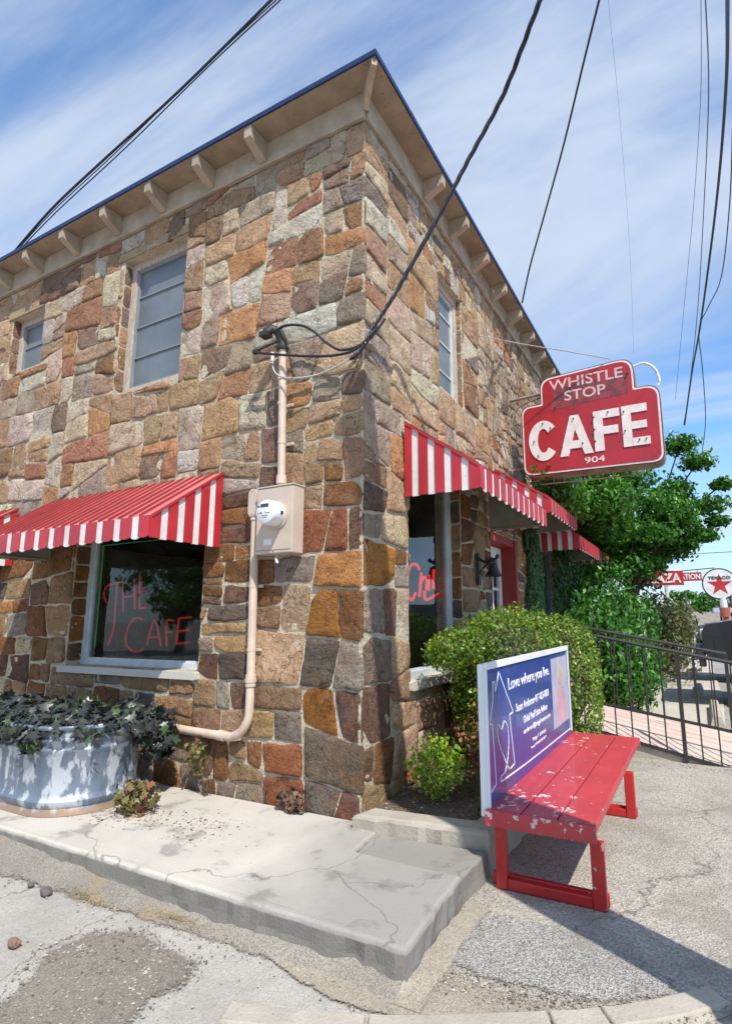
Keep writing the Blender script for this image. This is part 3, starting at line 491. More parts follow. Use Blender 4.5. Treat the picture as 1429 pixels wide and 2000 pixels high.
# ---------------- awnings ----------------
M_seam = pm('dark red seam paint', (.30, .035, .04), (.22, .03, .03), 5, .5)[0]
def awning(fn, u0, u1, zt, zf, zb, D, nf, ns, label, sides=(0, 1)):
    """fn(u, z, out) maps to world; boards alternate red / white"""
    root = empty('window_awning', fn((u0+u1)/2, zb, 0), 0, label, 'awning', 'striped metal awnings on the stone building'); o0 = Vector(root.location)
    F = lambda u, z, d: fn(u, z, d)-o0
    m = MB(); n = max(8, int((u1-u0)/.125)); pu = (u1-u0)/n   # standing-seam top
    for i in range(n):
        a = u0+i*pu; b = a+pu
        m.add([F(a,zt,.012), F(b,zt,.012), F(b,zf,D), F(a,zf,D), F(a,zt-.012,.012), F(b,zt-.012,.012), F(b,zf-.012,D), F(a,zf-.012,D)], [(0,1,2,3),(7,6,5,4),(0,4,5,1),(3,2,6,7),(0,3,7,4),(1,5,6,2)])
        m.add([F(a-.008,zt,.012), F(a+.011,zt,.012), F(a+.011,zf,D+.002), F(a-.011,zf,D+.002), F(a-.011,zt+.02,.012), F(a+.011,zt+.02,.012), F(a+.011,zf+.02,D+.002), F(a-.011,zf+.02,D+.002)], [(4,5,6,7),(0,3,7,4),(1,5,6,2),(3,2,6,7),(0,4,5,1)], 1)
    m.build('canopy_top', [M_redtop, M_seam], root)
    m = MB(); pv = (u1-u0)/(nf*2+1)   # valance
    def tongue(a, b, z1, z0, d0, d1, mi):
        P = [(a, z1), (a, z0+.012)]+[(a+(b-a)*k/6, z0+.012-.012*math.sin(math.pi*k/6)) for k in range(1, 6)]+[(b, z0+.012), (b, z1)]
        m.prism(P, F, d0, d1, mi)
    wr = .58
    for i in range(nf*2+1):
        cc = u0+pv*(i+.5); red = i % 2 == 0; hw = pv*(wr if red else 1-wr)
        if i == 0: tongue(u0, cc+hw, zf, zb, D+.003, D+.014, 0)
        elif i == nf*2: tongue(cc-hw, u1, zf, zb, D+.003, D+.014, 0)
        else: tongue(cc-hw, cc+hw, zf, zb-(.006 if not red else 0), D+(.003 if red else -.008), D+(.014 if red else .001), 0 if red else 1)
    m.build('valance', [M_red, M_awhite], root)
    for sd in sides:
        m = MB(); uu = (u0, u1)[sd]; sg = (-1, 1)[sd]; ps = D/(ns*2+1)
        for i in range(ns*2+1):
            red = i % 2 == 0; hw = ps*(.56 if red else .44); cc = ps*(i+.5); d0, d1 = max(.012, cc-hw), min(D+.014, cc+hw)
            t0, t1 = (zt+(zf-zt)*d0/D, zt+(zf-zt)*min(d1, D)/D); th0, th1 = ((.003, .014) if red else (-.006, .002))
            b0 = zb + (0 if red else -.004)
            P = [(d0, t0+.004), (d1, t1+.004), (d1, b0), (d0, b0)]
            m.prism(P, lambda d, z, q: F(uu+sg*q, z, d), th0, th1, 0 if red else 1)
        m.prism([(.012, zt+.012), (D, zf+.012), (D, zf-.012), (.012, zt-.012)], lambda d, z, q: F(uu+sg*q, z, d), .013, .022, 0)
        m.prism([(.014, zt-.01), (D-.01, zf-.01), (D-.01, zb+.008), (.014, zb+.008)], lambda d, z, q: F(uu+sg*q, z, d), -.014, -.0075, 2)
        m.build('side_panel', [M_red, M_awhite, M_aback], root)
    m = MB()   # unpainted underside sheets and frame tubes
    k = max(4, int((u1-u0)/.16)); q = (u1-u0-.04)/k
    for i in range(k):
        a = u0+.02+i*q; off = .016 if i % 2 else .026
        m.add([F(a,zt-off,.015), F(a+q,zt-off,.015), F(a+q,zf-off,D-.012), F(a,zf-off,D-.012)], [(0,1,2,3)])
        m.add([F(a,zt-off,.015), F(a,zf-off,D-.012), F(a,zf-.04,D-.012), F(a,zt-.04,.015)], [(0,1,2,3)])
    m.add([F(u0+.02,zf-.02,D-.013), F(u1-.02,zf-.02,D-.013), F(u1-.02,zb+.014,D-.013), F(u0+.02,zb+.014,D-.013)], [(0,1,2,3)])
    m.build('underside', M_aback, root)
    m = MB()
    for t in (.33, .66, .97): z = zt+(zf-zt)*t-.045; m.tube([F(u0+.02, z, D*t-.02), F(u1-.02, z, D*t-.02)], .012, 6)
    for uu in (u0+.03, u1-.03): m.tube([F(uu, zt-.03, .02), F(uu, zb+.03, .02), F(uu, zb+.03, D-.03), F(uu, zf-.03, D-.03)], .01, 6)
    m.build('support_frame', M_aback, root)
    return root
oA = lambda u, z, d: Vector((u, -.03-d, z)); oB = lambda u, z, d: Vector((.03+d, u, z))
awning(oA, -3.92, -1.42, 2.63, 2.14, 1.97, .70, 11, 4, 'striped metal awning over the left shop window, beside the electric meter')
awning(oA, -7.1, -4.62, 2.63, 2.14, 1.97, .70, 11, 4, 'red striped metal awning cut off by the left edge of the photo')
awning(oB, .64, 2.86, 3.05, 2.58, 2.385, .68, 11, 4, 'red and white metal awning over the tall corner window')
awning(oB, 3.12, 4.74, 3.22, 2.78, 2.60, .68, 9, 4, 'red and white metal awning over the cafe door, half hidden behind the corner awning')
awning(oB, 4.86, 6.75, 3.02, 2.55, 2.35, .68, 10, 4, 'lower red and white metal awning beyond the door above the ivy')
awning(oB, 7.7, 9.3, 3.0, 2.55, 2.37, .68, 9, 4, 'farthest small red awning almost hidden in the tree foliage')
# ---------------- electrical service on the left wall ----------------
sv = empty('electric_service_mast', (-.72, -.09, 1.9), 0, 'beige service mast and conduit with black weatherhead on the left wall', 'conduit')
def ch(m, name, mat, parent, **k): o = m.build(name, mat, None, **k); o.parent = parent; o.matrix_parent_inverse = parent.matrix_world.inverted() if False else Matrix.Translation(-parent.location); return o
m = MB(); m.tube([(-.70, -.10, 2.42), (-.715, -.10, 3.0), (-.735, -.10, 3.62)], .032, 14); m.tube([(-.727,-.10,3.33),(-.728,-.10,3.36)], .04, 14); m.tube([(-.701,-.10,2.43),(-.702,-.10,2.50)], .042, 14)
ch(m, 'mast', M_pipe, sv, smooth=True)
m = MB(); m.tube([(-.735,-.10,3.60),(-.737,-.105,3.68),(-.76,-.13,3.76),(-.80,-.17,3.78),(-.84,-.2,3.74)], .045, 12, r2=.038); m.lathe([(.0,0),(.05,.0),(.055,.02),(.03,.05),(0,.06)], (-.735,-.10,3.60), 'z', 12); m.box((-.88,-.24,3.70),(-.80,-.16,3.74))
ch(m, 'weatherhead', M_black, sv, smooth=True)
m = MB(); m.box((-.965,-.22,3.575),(-.91,-.18,3.605)); m.tube([(-.78,-.12,3.68),(-.93,-.2,3.60)], .008, 6)
ch(m, 'cable_clamp', M_black, sv)
m = MB(); m.tube([(-.81,-.14,3.58),(-.808,-.14,3.50)], .016, 8); ch(m, 'connector_sleeve', M_awhite, sv)
P = [(-.985,-.075,2.20),(-.975,-.075,1.5),(-.965,-.075,.86)]+[(-.965-.21*(1-math.cos(t)), -.075, .66-.21*math.sin(t)) for t in [math.pi/2*k/8 for k in range(0,9)]]+[(-1.45,-.07,.452),(-1.72,-.055,.455),(-2.02,-.05,.47)]
m = MB(); m.tube(P, .034, 14); m.tube([(-.965,-.075,.84),(-.965,-.075,.93)], .042, 14); m.tube([(-.965,-.075,.872),(-.965,-.075,.898)], .047, 14); m.tube([(-1.21,-.075,.45),(-1.27,-.073,.452)], .041, 14); m.tube([(-.985,-.075,2.16),(-.985,-.075,2.23)], .042, 14)
ch(m, 'conduit', M_pipe, sv, smooth=True)
for (x, y_, z, r_) in ((-.978,-.075,1.62,.037),(-.97,-.075,1.12,.037),(-.708,-.10,2.78,.035),(-.725,-.10,3.12,.035)):
    m = MB(); m.tube([(x,y_,z-.012),(x,y_,z+.012)], r_, 14); m.box((x-.07,-.045,z-.012),(x+.07,-.03,z+.012)); m.box((x-.058,-.05,z-.005),(x-.048,-.045,z+.005)); m.box((x+.048,-.05,z-.005),(x+.058,-.045,z+.005)); ch(m, 'pipe_strap', M_pipe, sv)
def rr(x0, x1, z0, z1, r, n=5):
    P = []
    for cx, cz, a0 in ((x1-r, z1-r, 0), (x0+r, z1-r, 90), (x0+r, z0+r, 180), (x1-r, z0+r, 270)):
        for k in range(n+1): a = R(a0+90*k/n); P.append((cx+r*math.cos(a), cz+r*math.sin(a)))
    return P
m = MB(); m.prism(rr(-1.035,-.935,2.18,2.42,.045), lambda x,z,d: Vector((x,-d,z)), .04, .115); m.prism(rr(-1.025,-.945,2.19,2.41,.037), lambda x,z,d: Vector((x,-d,z)), .115, .121)
for z in (2.205, 2.395): m.lathe([(.0,-.002),(.005,-.002),(.005,.002)], (-.985,-.122,z), 'y', 8, mi=1)
ch(m, 'access_fitting', [M_box, M_black], sv, bevel=.003)
M_scase0 = pm('shadow gap grey', (.22,.17,.14), None, 5, .7)[0]
mb_ = empty('electric_meter_box', (-.76, -.03, 1.87), 0, 'beige electric meter box with round white digital meter under the mast', 'meter box')
m = MB(); m.box((-.885,-.17,1.86),(-.52,-.03,2.39)); ch(m, 'cabinet', M_box, mb_, bevel=.006)
m = MB(); m.box((-.891,-.176,2.392),(-.514,-.024,2.404)); ch(m, 'cabinet_lid', M_box, mb_, bevel=.003)
m = MB(); m.box((-.80,-.1715,1.93),(-.72,-.1702,1.975)); ch(m, 'label_plate', M_awhite, mb_)
m = MB(); m.box((-.877,-.1725,1.885),(-.528,-.1702,1.889)); m.lathe([(0,-.004),(.007,-.003),(.007,0)], (-.70,-.171,1.875), 'y', 8); ch(m, 'cabinet_seam', M_scase0, mb_)
m = MB(); m.lathe([(.115,0),(.118,-.012),(.10,-.014),(.10,-.02)], (-.675,-.17,2.165), 'y', 28); ch(m, 'socket_ring', M_box, mb_, smooth=True)
m = MB(); m.lathe([(.098,-.0),(.098,-.09),(.09,-.115),(.086,-.118),(0,-.119)], (-.675,-.19,2.165), 'y', 32)
mt = ch(m, 'meter', pm('white meter plastic', (.78,.80,.80), (.72,.74,.74), 4, .25, coat=.5)[0], mb_, smooth=True)
m = MB()
for (x0,x1,z0,z1) in ((-.845,-.765,2.262,2.288),(-.87,-.855,2.262,2.277),(-.845,-.83,2.212,2.224),(-.868,-.861,2.212,2.22)): m.box((x0,-.3412,z0),(x1,-.3395,z1))
m.box((-.8295,-.3412,2.195),(-.77,-.3402,2.198)); m.box((-.82,-.3412,2.18),(-.78,-.3402,2.183)); m.box((-.795,-.3412,2.213),(-.785,-.3402,2.222)); m.box((-.775,-.3412,2.213),(-.755,-.3402,2.218))
m.v = [(q[0]+.125, q[1]+.03, q[2]-.06) for q in m.v]
o = m.build('meter_display', pm('meter display', (.05,.06,.07), None, 3, .3)[0], mt)
m = MB(); m.box((-.591,-.242,2.15),(-.574,-.213,2.175)); m.build('meter_port', M_black, mt)
m = MB(); m.tube([(-.70,-.12,1.86),(-.695,-.14,1.82)], .004, 6); m.tube([(-.695,-.14,1.82),(-.675,-.145,1.785)], .010, 8); ch(m, 'seal_tag', M_awhite, mb_)
# ---------------- cables ----------------
def smooth(P, k=5):
    P = [Vector(p) for p in P]; Q = []
    for i in range(len(P)-1):
        p0, p1, p2, p3 = P[max(i-1,0)], P[i], P[i+1], P[min(i+2, len(P)-1)]
        for j in range(k): t = j/k; Q.append(.5*((2*p1)+(-p0+p2)*t+(2*p0-5*p1+4*p2-p3)*t*t+(-p0+3*p1-3*p2+p3)*t**3))
    return Q+[P[-1]]
WIRES = [
 ('thick black twisted service cable running down to the building corner',0.017,[(1.695, -0.181, 5.856), (1.575, -0.172, 5.678), (1.231, 0.032, 5.283), (0.905, 0.10, 4.898), (0.654, 0.12, 4.549), (0.404, 0.10, 4.167), (0.232, 0.06, 3.873), (0.112, 0.0, 3.657), (0.05, -.06, 3.465), (-0.019, -0.13, 3.337)]),
 ('single black cable hanging straight down to the right eave above the sign',0.012,[(1.962, 1.095, 7.296), (1.854, 1.389, 7.364), (1.619, 1.858, 7.262), (1.249, 2.494, 6.926), (0.833, 3.097, 6.506), (0.527, 3.548, 6.212), (0.285, 3.956, 5.941)]),
 ('thickest dark blue cable crossing the top left sky to the left eave',0.014,[(-0.792, -0.159, 7.389), (-1.122, -0.011, 7.594), (-2.45, -0.0, 7.202), (-3.605, -0.093, 6.733), (-4.46, -0.157, 6.368), (-5.225, -0.186, 5.962)]),
 ('lowest thin cable beside the thick one in the top left sky',0.007,[(-0.71, -0.107, 7.399), (-1.038, 0.033, 7.593), (-1.998, 0.079, 7.444), (-3.307, 0.013, 6.898), (-4.392, -0.13, 6.325), (-5.122, -0.179, 5.96)]),
 ('thin middle cable touching the thick one in the top left sky',0.006,[(-0.743, -0.128, 7.395), (-1.076, 0.013, 7.594), (-2.119, 0.049, 7.399), (-3.425, -0.031, 6.844), (-4.424, -0.144, 6.349), (-5.174, -0.183, 5.961)]),
 ('thickest overhead line running down the right edge into the tree',0.03,[(3.17, 3.007, 8.903), (3.379, 4.747, 10.403), (3.543, 7.074, 11.314), (3.541, 9.851, 11.588), (3.406, 12.705, 11.513), (3.058, 15.804, 10.671), (2.754, 18.507, 10.238), (2.369, 21.314, 9.204)]),
 ('leftmost hair-thin overhead line of the bundle by the right edge',0.008,[(3.167, 5.491, 12.06), (3.383, 7.915, 14.186), (3.464, 11.558, 15.084), (3.22, 15.875, 14.826), (2.779, 20.227, 13.851), (2.117, 24.717, 11.619)]),
 ('thin overhead line just left of the thickest one by the right edge',0.012,[(3.076, 4.224, 10.514), (3.277, 6.256, 12.272), (3.444, 9.199, 13.11), (3.389, 12.662, 13.109), (3.101, 16.61, 11.822), (2.652, 20.221, 10.308), (2.343, 23.218, 9.815)]),
 ('slack looping wire from the right edge dangling above the tree',0.012,[(3.549, 7.202, 10.306), (3.512, 8.681, 9.792), (3.342, 10.162, 9.078), (3.074, 11.227, 8.951), (2.864, 12.233, 8.878), (2.9, 13.436, 8.279), (2.888, 14.747, 7.184), (2.711, 15.876, 6.39)]),
 ('barely visible lone wire in the open sky above the red cafe sign',0.004,[(1.593, 8.702, 17.208), (1.479, 10.419, 18.396), (1.349, 13.636, 18.162), (1.106, 17.655, 16.468), (0.804, 21.021, 14.849), (0.518, 23.712, 13.934)]),
 ('thin guy wire from the wall to the top of the cafe sign',0.007,[(0.001, 2.699, 4.892), (0.132, 2.918, 4.927), (0.451, 3.216, 4.898), (0.91, 3.534, 4.835), (1.44, 3.842, 4.726)]),
 ('distant horizontal wire above the round star sign',0.02,[(0.338, 36.297, 5.234), (2.721, 36.327, 5.327), (4.682, 36.252, 5.327)]),
 ('upper black cable loop arching out of the weatherhead',0.011,[(-0.80, -0.15, 3.75), (-0.665, -0.174, 3.767), (-0.52, -0.15, 3.748), (-0.394, -0.13, 3.672), (-0.266, -0.11, 3.54), (-0.121, -0.10, 3.45), (0.058, -.03, 3.51), (0.189, 0.031, 3.70)]),
 ('lower black cable loop from the clamp on the weatherhead',0.011,[(-0.94, -0.198, 3.588), (-0.852, -0.205, 3.554), (-0.664, -0.17, 3.509), (-0.361, -0.12, 3.446), (-0.158, -0.10, 3.42), (0.004, -0.09, 3.44), (0.14, 0.0, 3.63)]),
 ('thin grey bare wire sagging under the black cable loops',0.008,[(-0.807, -0.14, 3.506), (-0.777, -0.156, 3.41), (-0.701, -0.168, 3.334), (-0.557, -0.14, 3.293), (-0.342, -0.11, 3.291), (-0.111, -0.09, 3.35), (0.04, -0.06, 3.46)]),
]
M_wgrey = pm('bare grey wire', (.45,.45,.44), None, 3, .5)[0]
for lb, r, P in WIRES:
    m = MB(); Q = smooth(P)
    if 'twisted' in lb:
        n = 160; D = smooth(P, 18)
        for ph in (0, 2.1, 4.2):
            pts = []
            for i, p in enumerate(D): a = i*.42+ph; pts.append(p+Vector((math.cos(a)*.011, math.sin(a)*.011, .004*math.sin(a))))
            m.tube(pts, .0105, 6, cap=True)
    else: m.tube(Q, r, 8 if r > .01 else 5)
    m.build('overhead_cable', M_wgrey if 'grey' in lb or 'guy' in lb else M_cable, None, smooth=True, label=lb, cat='cable')
# leaning utility pole out of frame on the right: its shadow crosses the pavement and the bench
p = MB(); p.tube([(2.98,-1.07,-.15), (2.66,-1.57,3.85), (2.38,-2.0,7.2)], .17, 16, r2=.15); pl = p.build('utility_pole', pm('weathered pole wood', (.2,.14,.1), (.13,.1,.07), 3, .9, .5, 20, stretch=(5,5,.5))[0], None, smooth=True, label='tall wooden utility pole by the kerb, casting its shadow across the bench', cat='utility pole')
# ---------------- cafe sign ----------------
SY = 3.85
def rcurve(pts, r, n=6):
    """round the corners of a closed polygon"""
    Q = []; k = len(pts)
    for i in range(k):
        a, b, c = Vector(pts[i-1]), Vector(pts[i]), Vector(pts[(i+1) % k]); rr_ = pts_r[i] if isinstance(r, list) else r
        u = (a-b).normalized(); v = (c-b).normalized(); d = min(rr_, (a-b).length*.48, (c-b).length*.48); p0, p1 = b+u*d, b+v*d
        for j in range(n+1): t = j/n; Q.append(tuple(p0*(1-t)**2+b*2*t*(1-t)+p1*t*t))
    return Q
sg = empty('cafe_sign', (.2, SY+.15, 3.8), 0, 'big red enamel cafe sign with white border projecting from the right wall', 'hanging sign')
OUT = [(.22,3.27),(1.99,3.24),(2.01,4.27),(1.72,4.27),(1.72,4.70),(.50,4.64),(.50,4.29),(.22,4.27)]
def sgpoly(inset):
    c = [(.22+inset,3.27+inset),(1.99-inset,3.24+inset),(2.0-inset,4.27-inset),(1.72-inset,4.27-inset),(1.72-inset,4.70-inset),(.50+inset,4.64-inset),(.50+inset,4.28-inset),(.22+inset,4.28-inset)]
    rad = [.13,.13,.17,.03,.2,.15,.03,.13]; Q = []; k = 8
    for i in range(k):
        a, b, cc = Vector(c[i-1]), Vector(c[i]), Vector(c[(i+1) % k]); u = (a-b).normalized(); v = (cc-b).normalized(); d = max(.01, rad[i]-(inset*.6 if i not in (3, 6) else 0)); p0, p1 = b+u*d, b+v*d
        for j in range(7): t = j/6; Q.append(tuple(p0*(1-t)**2+b*2*t*(1-t)+p1*t*t))
    return Q
fS = lambda x, z, d: Vector((x, SY+d, z))
M_sred = pm('faded red sign enamel', (.40,.016,.024), (.30,.014,.02), 2.5, .35, .05, 20, spots=(.10,.02,.02), sps=13, spt=.67, coat=.25)[0]
M_swhite = pm('aged white sign enamel', (.74,.70,.68), (.62,.57,.55), 7, .4, spots=(.3,.2,.17), sps=26, spt=.68)[0]
M_scase = pm('rusty grey sign casing', (.34,.28,.24), (.20,.12,.085), 5, .7, .2, 30)[0]
m = MB(); m.prism(sgpoly(0), fS, .012, .30); ch(m, 'sign_case', M_scase, sg)
m = MB(); m.prism(sgpoly(.0), fS, 0, .011); ch(m, 'sign_rim', pm('dark sign edge', (.10,.02,.02), None, 3, .5)[0], sg)
m = MB(); m.prism(sgpoly(.012), fS, -.004, -.0005); ch(m, 'white_border', M_swhite, sg)
m = MB(); m.prism(sgpoly(.034), fS, -.009, -.0045); ch(m, 'red_face', M_sred, sg)
m = MB(); m.prism([(.62,4.16),(1.63,4.21),(1.63,4.50),(.72,4.46)], fS, -.0115, -.0095); ch(m, 'overpainted_patch', pm('overpainted maroon patch', (.22,.035,.05), (.30,.03,.04), 9, .6, spots=(.12,.03,.04), sps=9, spt=.5)[0], sg)
def text(s, name, mat, parent, fn, x0, x1, z0, z1, d0, d1, off=0.0, shear=0.0, label=None, spacing=1.0, space_char=1.0):
    cu = bpy.data.curves.new(name, 'FONT'); cu.body = s; cu.size = 1; cu.offset = off; cu.extrude = .5; cu.shear = shear; cu.space_character = space_char; cu.resolution_u = 4
    o = bpy.data.objects.new('tmp', cu); C.objects.link(o); dg = bpy.context.evaluated_depsgraph_get(); dg.update(); me = bpy.data.meshes.new_from_object(o.evaluated_get(dg)); bpy.data.objects.remove(o); bpy.data.curves.remove(cu)
    vs = [v.co.copy() for v in me.vertices]; xa, xb = min(v.x for v in vs), max(v.x for v in vs); ya, yb = min(v.y for v in vs), max(v.y for v in vs)
    off3 = parent.location if parent and parent.type == 'EMPTY' else Vector()
    for v, q in zip(me.vertices, vs):
        u = x0+(q.x-xa)/(xb-xa)*(x1-x0); z = z0+(q.y-ya)/(yb-ya)*(z1-z0); v.co = fn(u, z, d0 if q.z > 0 else d1)-off3
    me.materials.clear(); me.materials.append(mat); bm = bmesh.new(); bm.from_mesh(me); bmesh.ops.recalc_face_normals(bm, faces=bm.faces); bm.to_mesh(me); bm.free()
    o = bpy.data.objects.new(name, me); C.objects.link(o); o.parent = parent
    if label: o['label'] = label
    return o
def glyph(polys, x0, w, z0, h, name, mat, parent):
    m = MB()
    for q_, P in enumerate(polys): m.prism([(x0+a*w, z0+b*h) for a, b in P], fS, -.022-.0012*q_, -.0096)
    ch(m, name, mat, parent, bevel=.003)
# C A F E in heavy condensed capitals
arc = []
for k in range(0, 29): a = R(38+284*k/28); arc.append((.5+.5*math.cos(a), .5+.5*math.sin(a)))
inn = []
for k in range(28, -1, -1): a = R(38+284*k/28); inn.append((.5+.20*math.cos(a), .5+.30*math.sin(a)))
def ringglyph(x0, w, z0, h):
    m = MB(); n = len(arc)
    for i in range(n-1):
        q = [arc[i], arc[i+1], inn[n-2-i], inn[n-1-i]]; m.prism([(x0+a*w, z0+b*h) for a, b in q], fS, -.022, -.0096)
    return ch(m, 'letter', M_swhite, sg)
LW, LH, z0 = .33, .545, 3.475
ringglyph(.317, .40, 3.455, .57)
glyph([[(0,0),(.26,0),(.62,1),(.36,1)],[(.62,1),(.36,1),(.74,0),(1,0)],[(.22,.17),(.78,.17),(.71,.36),(.29,.36)]], .728, .43, z0, LH+.01, 'letter', M_swhite, sg)
glyph([[(0,0),(.36,0),(.36,1),(0,1)],[(.36,.80),(1,.80),(1,1),(.36,1)],[(.36,.40),(.92,.40),(.92,.59),(.36,.59)]], 1.18, .325, z0+.01, LH, 'letter', M_swhite, sg)
glyph([[(0,0),(.35,0),(.35,1),(0,1)],[(.35,.81),(.96,.81),(.96,1),(.35,1)],[(.35,.41),(.92,.41),(.92,.59),(.35,.59)],[(.35,0),(1,0),(1,.19),(.35,.19)]], 1.53, .315, z0+.015, LH, 'letter', M_swhite, sg)
M_sfaded = pm('faded pinkish lettering', (.62,.50,.50), (.50,.36,.37), 12, .5)[0]
text('WHISTLE', 'lettering', M_sfaded, sg, fS, .63, 1.585, 4.44, 4.585, -.0135, -.0112, off=.012)
text('STOP', 'lettering', M_sfaded, sg, fS, .83, 1.36, 4.255, 4.395, -.0135, -.0112, off=.012)
text('904', 'house_number', M_swhite, sg, fS, 1.04, 1.29, 3.345, 3.425, -.0135, -.0096, off=.01)
for (x, z) in ((.44,3.53),(.39,3.74),(.52,3.98),(.62,3.9),(.76,3.6),(.93,3.98),(1.03,3.62),(1.19,3.62),(1.19,3.95),(1.37,3.99),(1.19,3.78),(1.56,3.96),(1.56,3.7),(1.72,3.56),(1.8,3.56),(1.64,4.47),(.70,4.18)): m = MB(); m.lathe([(0,-.03),(.011,-.03),(.008,-.012),(.008,.0)], (x, SY-.012, z), 'y', 8); ch(m, 'neon_tube_socket', M_black, sg)
m = MB(); m.tube(smooth([(1.70,SY+.33,4.70),(1.83,SY+.33,4.72),(1.95,SY+.33,4.62),(2.0,SY+.33,4.45),(1.97,SY+.33,4.36)]), .016, 8); ch(m, 'neon_tube', M_awhite, sg, smooth=True)
for P, r in (([(.0,SY+.15,4.47),(.50,SY+.15,4.49)], .022), ([(.0,SY+.15,3.42),(.3,SY+.15,3.44)], .016), (smooth([(.0,SY+.1,3.95),(.1,SY+.1,4.25),(.22,SY+.1,4.36),(.5,SY+.1,4.42)]), .014), ([(.02,SY+.05,3.17),(.35,SY+.12,3.22)], .007)):
    m = MB(); m.tube(P, r, 8); ch(m, 'mounting_bracket', M_scase, sg)
m = MB(); m.tube([(.42,SY+.1,3.16),(1.72,SY+.1,3.14)], .01, 6)
for x in (.6, 1.0, 1.35, 1.65): m.tube([(x,SY+.1,3.15),(x,SY+.1,3.27)], .007, 6)
ch(m, 'hanging_rod', M_scase, sg)
# small conduit and flood lamp on the right wall
m = MB(); m.tube(smooth([(.06,3.3,3.62),(.07,3.42,3.66),(.08,3.5,3.55),(.09,3.56,3.44),(.06,3.7,3.42),(.05,3.9,3.42)]), .012, 8); m.build('electrical_conduit', M_wgrey, None, smooth=True, label='short curved grey conduit on the right wall below the cafe sign bracket', cat='conduit')
# ---------------- bell ----------------
be = empty('wall_bell', (.0, 2.42, 1.85), 0, 'small black cast-iron bell on a bracket between window and door', 'bell')
m = MB(); m.box((.03,2.38,1.72),(.05,2.46,2.08)); m.tube(smooth([(.04,2.42,2.02),(.12,2.42,1.97),(.20,2.42,1.99),(.27,2.42,2.02)]), .014, 8); m.tube([(.04,2.42,1.84),(.10,2.42,1.92),(.2,2.42,1.98)], .010, 8); m.tube([(.20,2.36,2.0),(.20,2.48,2.0)], .02, 8)
m.lathe([(.0,0),(.02,.0),(.028,.03),(.0,.05)], (.14,2.42,1.98), 'z', 8); m.lathe([(.0,0),(.02,.0),(.024,.03),(.0,.05)], (.26,2.42,2.01), 'z', 8)
ch(m, 'bracket', M_black, be)
m = MB(); m.lathe([(.012,0),(.045,-.02),(.055,-.06),(.065,-.10),(.09,-.14),(.095,-.15),(.085,-.15),(.05,-.08),(.0,-.05)], (.21,2.42,1.96), 'z', 20); ch(m, 'bell_body', M_black, be, smooth=True)
m = MB(); m.tube([(.21,2.42,1.88),(.21,2.42,1.79)], .007, 6); m.lathe([(0,0),(.014,.008),(0,.022)], (.21,2.42,1.775), 'z', 8); ch(m, 'clapper', M_black, be)
# ---------------- bench ----------------
G = -.15
def paint(name, c, worn, sps, spt):
    m, t, b, col, noise, ramp, mix, l, mp = pm(name, c, [v*.8 for v in c], 3, .42, .12, 40, coat=.15)
    n1 = noise(sps, 6); n2 = noise(1.7, 2); a = t.nodes.new('ShaderNodeMath'); a.operation = 'MULTIPLY_ADD'; l(n2, a.inputs[0]); a.inputs[1].default_value = .55; l(n1, a.inputs[2])
    gy = t.nodes.new('ShaderNodeSeparateXYZ'); l(mp.outputs[0], gy.inputs[0]); ed = t.nodes.new('ShaderNodeMapRange'); ed.inputs[1].default_value = .12; ed.inputs[2].default_value = -.24; ed.inputs[3].default_value = 0; ed.inputs[4].default_value = .045; l(gy.outputs[1], ed.inputs[0]); a3 = t.nodes.new('ShaderNodeMath'); l(a.outputs[0], a3.inputs[0]); l(ed.outputs[0], a3.inputs[1])
    l(mix(ramp(a3.outputs[0], spt, spt+.03), col, worn), b.inputs['Base Color']); return m
M_bench = paint('worn red bench paint', (.50,.045,.055), (.62,.50,.48), 17, .935)
M_bench.node_tree.nodes['Principled BSDF'].inputs['Roughness'].default_value = .5
M_bleg = paint('red leg paint', (.50,.02,.02), (.55,.42,.40), 22, .98)
bn = empty('park_bench', (1.31, 1.0, G), 0, 'red painted wooden bench with chipped plank seat on the pavement', 'bench')
def plank(x0, x1, nm='seat_plank'):
    m = MB(); m.box((x0,-.22,.222),(x1,2.2,.272)); return ch(m, nm, M_bench, bn, bevel=.006)
for x in (1.0, 1.203, 1.406): plank(x, x+.195)
for a_, b_ in (((.995,-.245,.185),(1.606,-.222,.270)), ((.995,2.2,.185),(1.606,2.222,.270)), ((1.03,-.10,.165),(1.57,-.03,.220)), ((1.03,1.30,.165),(1.57,1.37,.220))):
    m = MB(); m.box(a_, b_); ch(m, 'end_rail', M_bench, bn, bevel=.005)
def leg(x0, x1, y, nm='leg'):
    m = MB(); m.box((x0, y, G+.002), (x1, y+.045, .184)); return ch(m, nm, M_bleg, bn, bevel=.006)
for y in (-.20, 1.31):
    leg(1.035, 1.10, y); leg(1.56, 1.63, y)
    m = MB(); m.box((1.0,y+.046,G+.003),(1.635,y+.08,G+.068)); m.box((1.101,y+.004,G+.004),(1.559,y+.0455,G+.06)); ch(m, 'foot_rail', M_bleg, bn, bevel=.006)
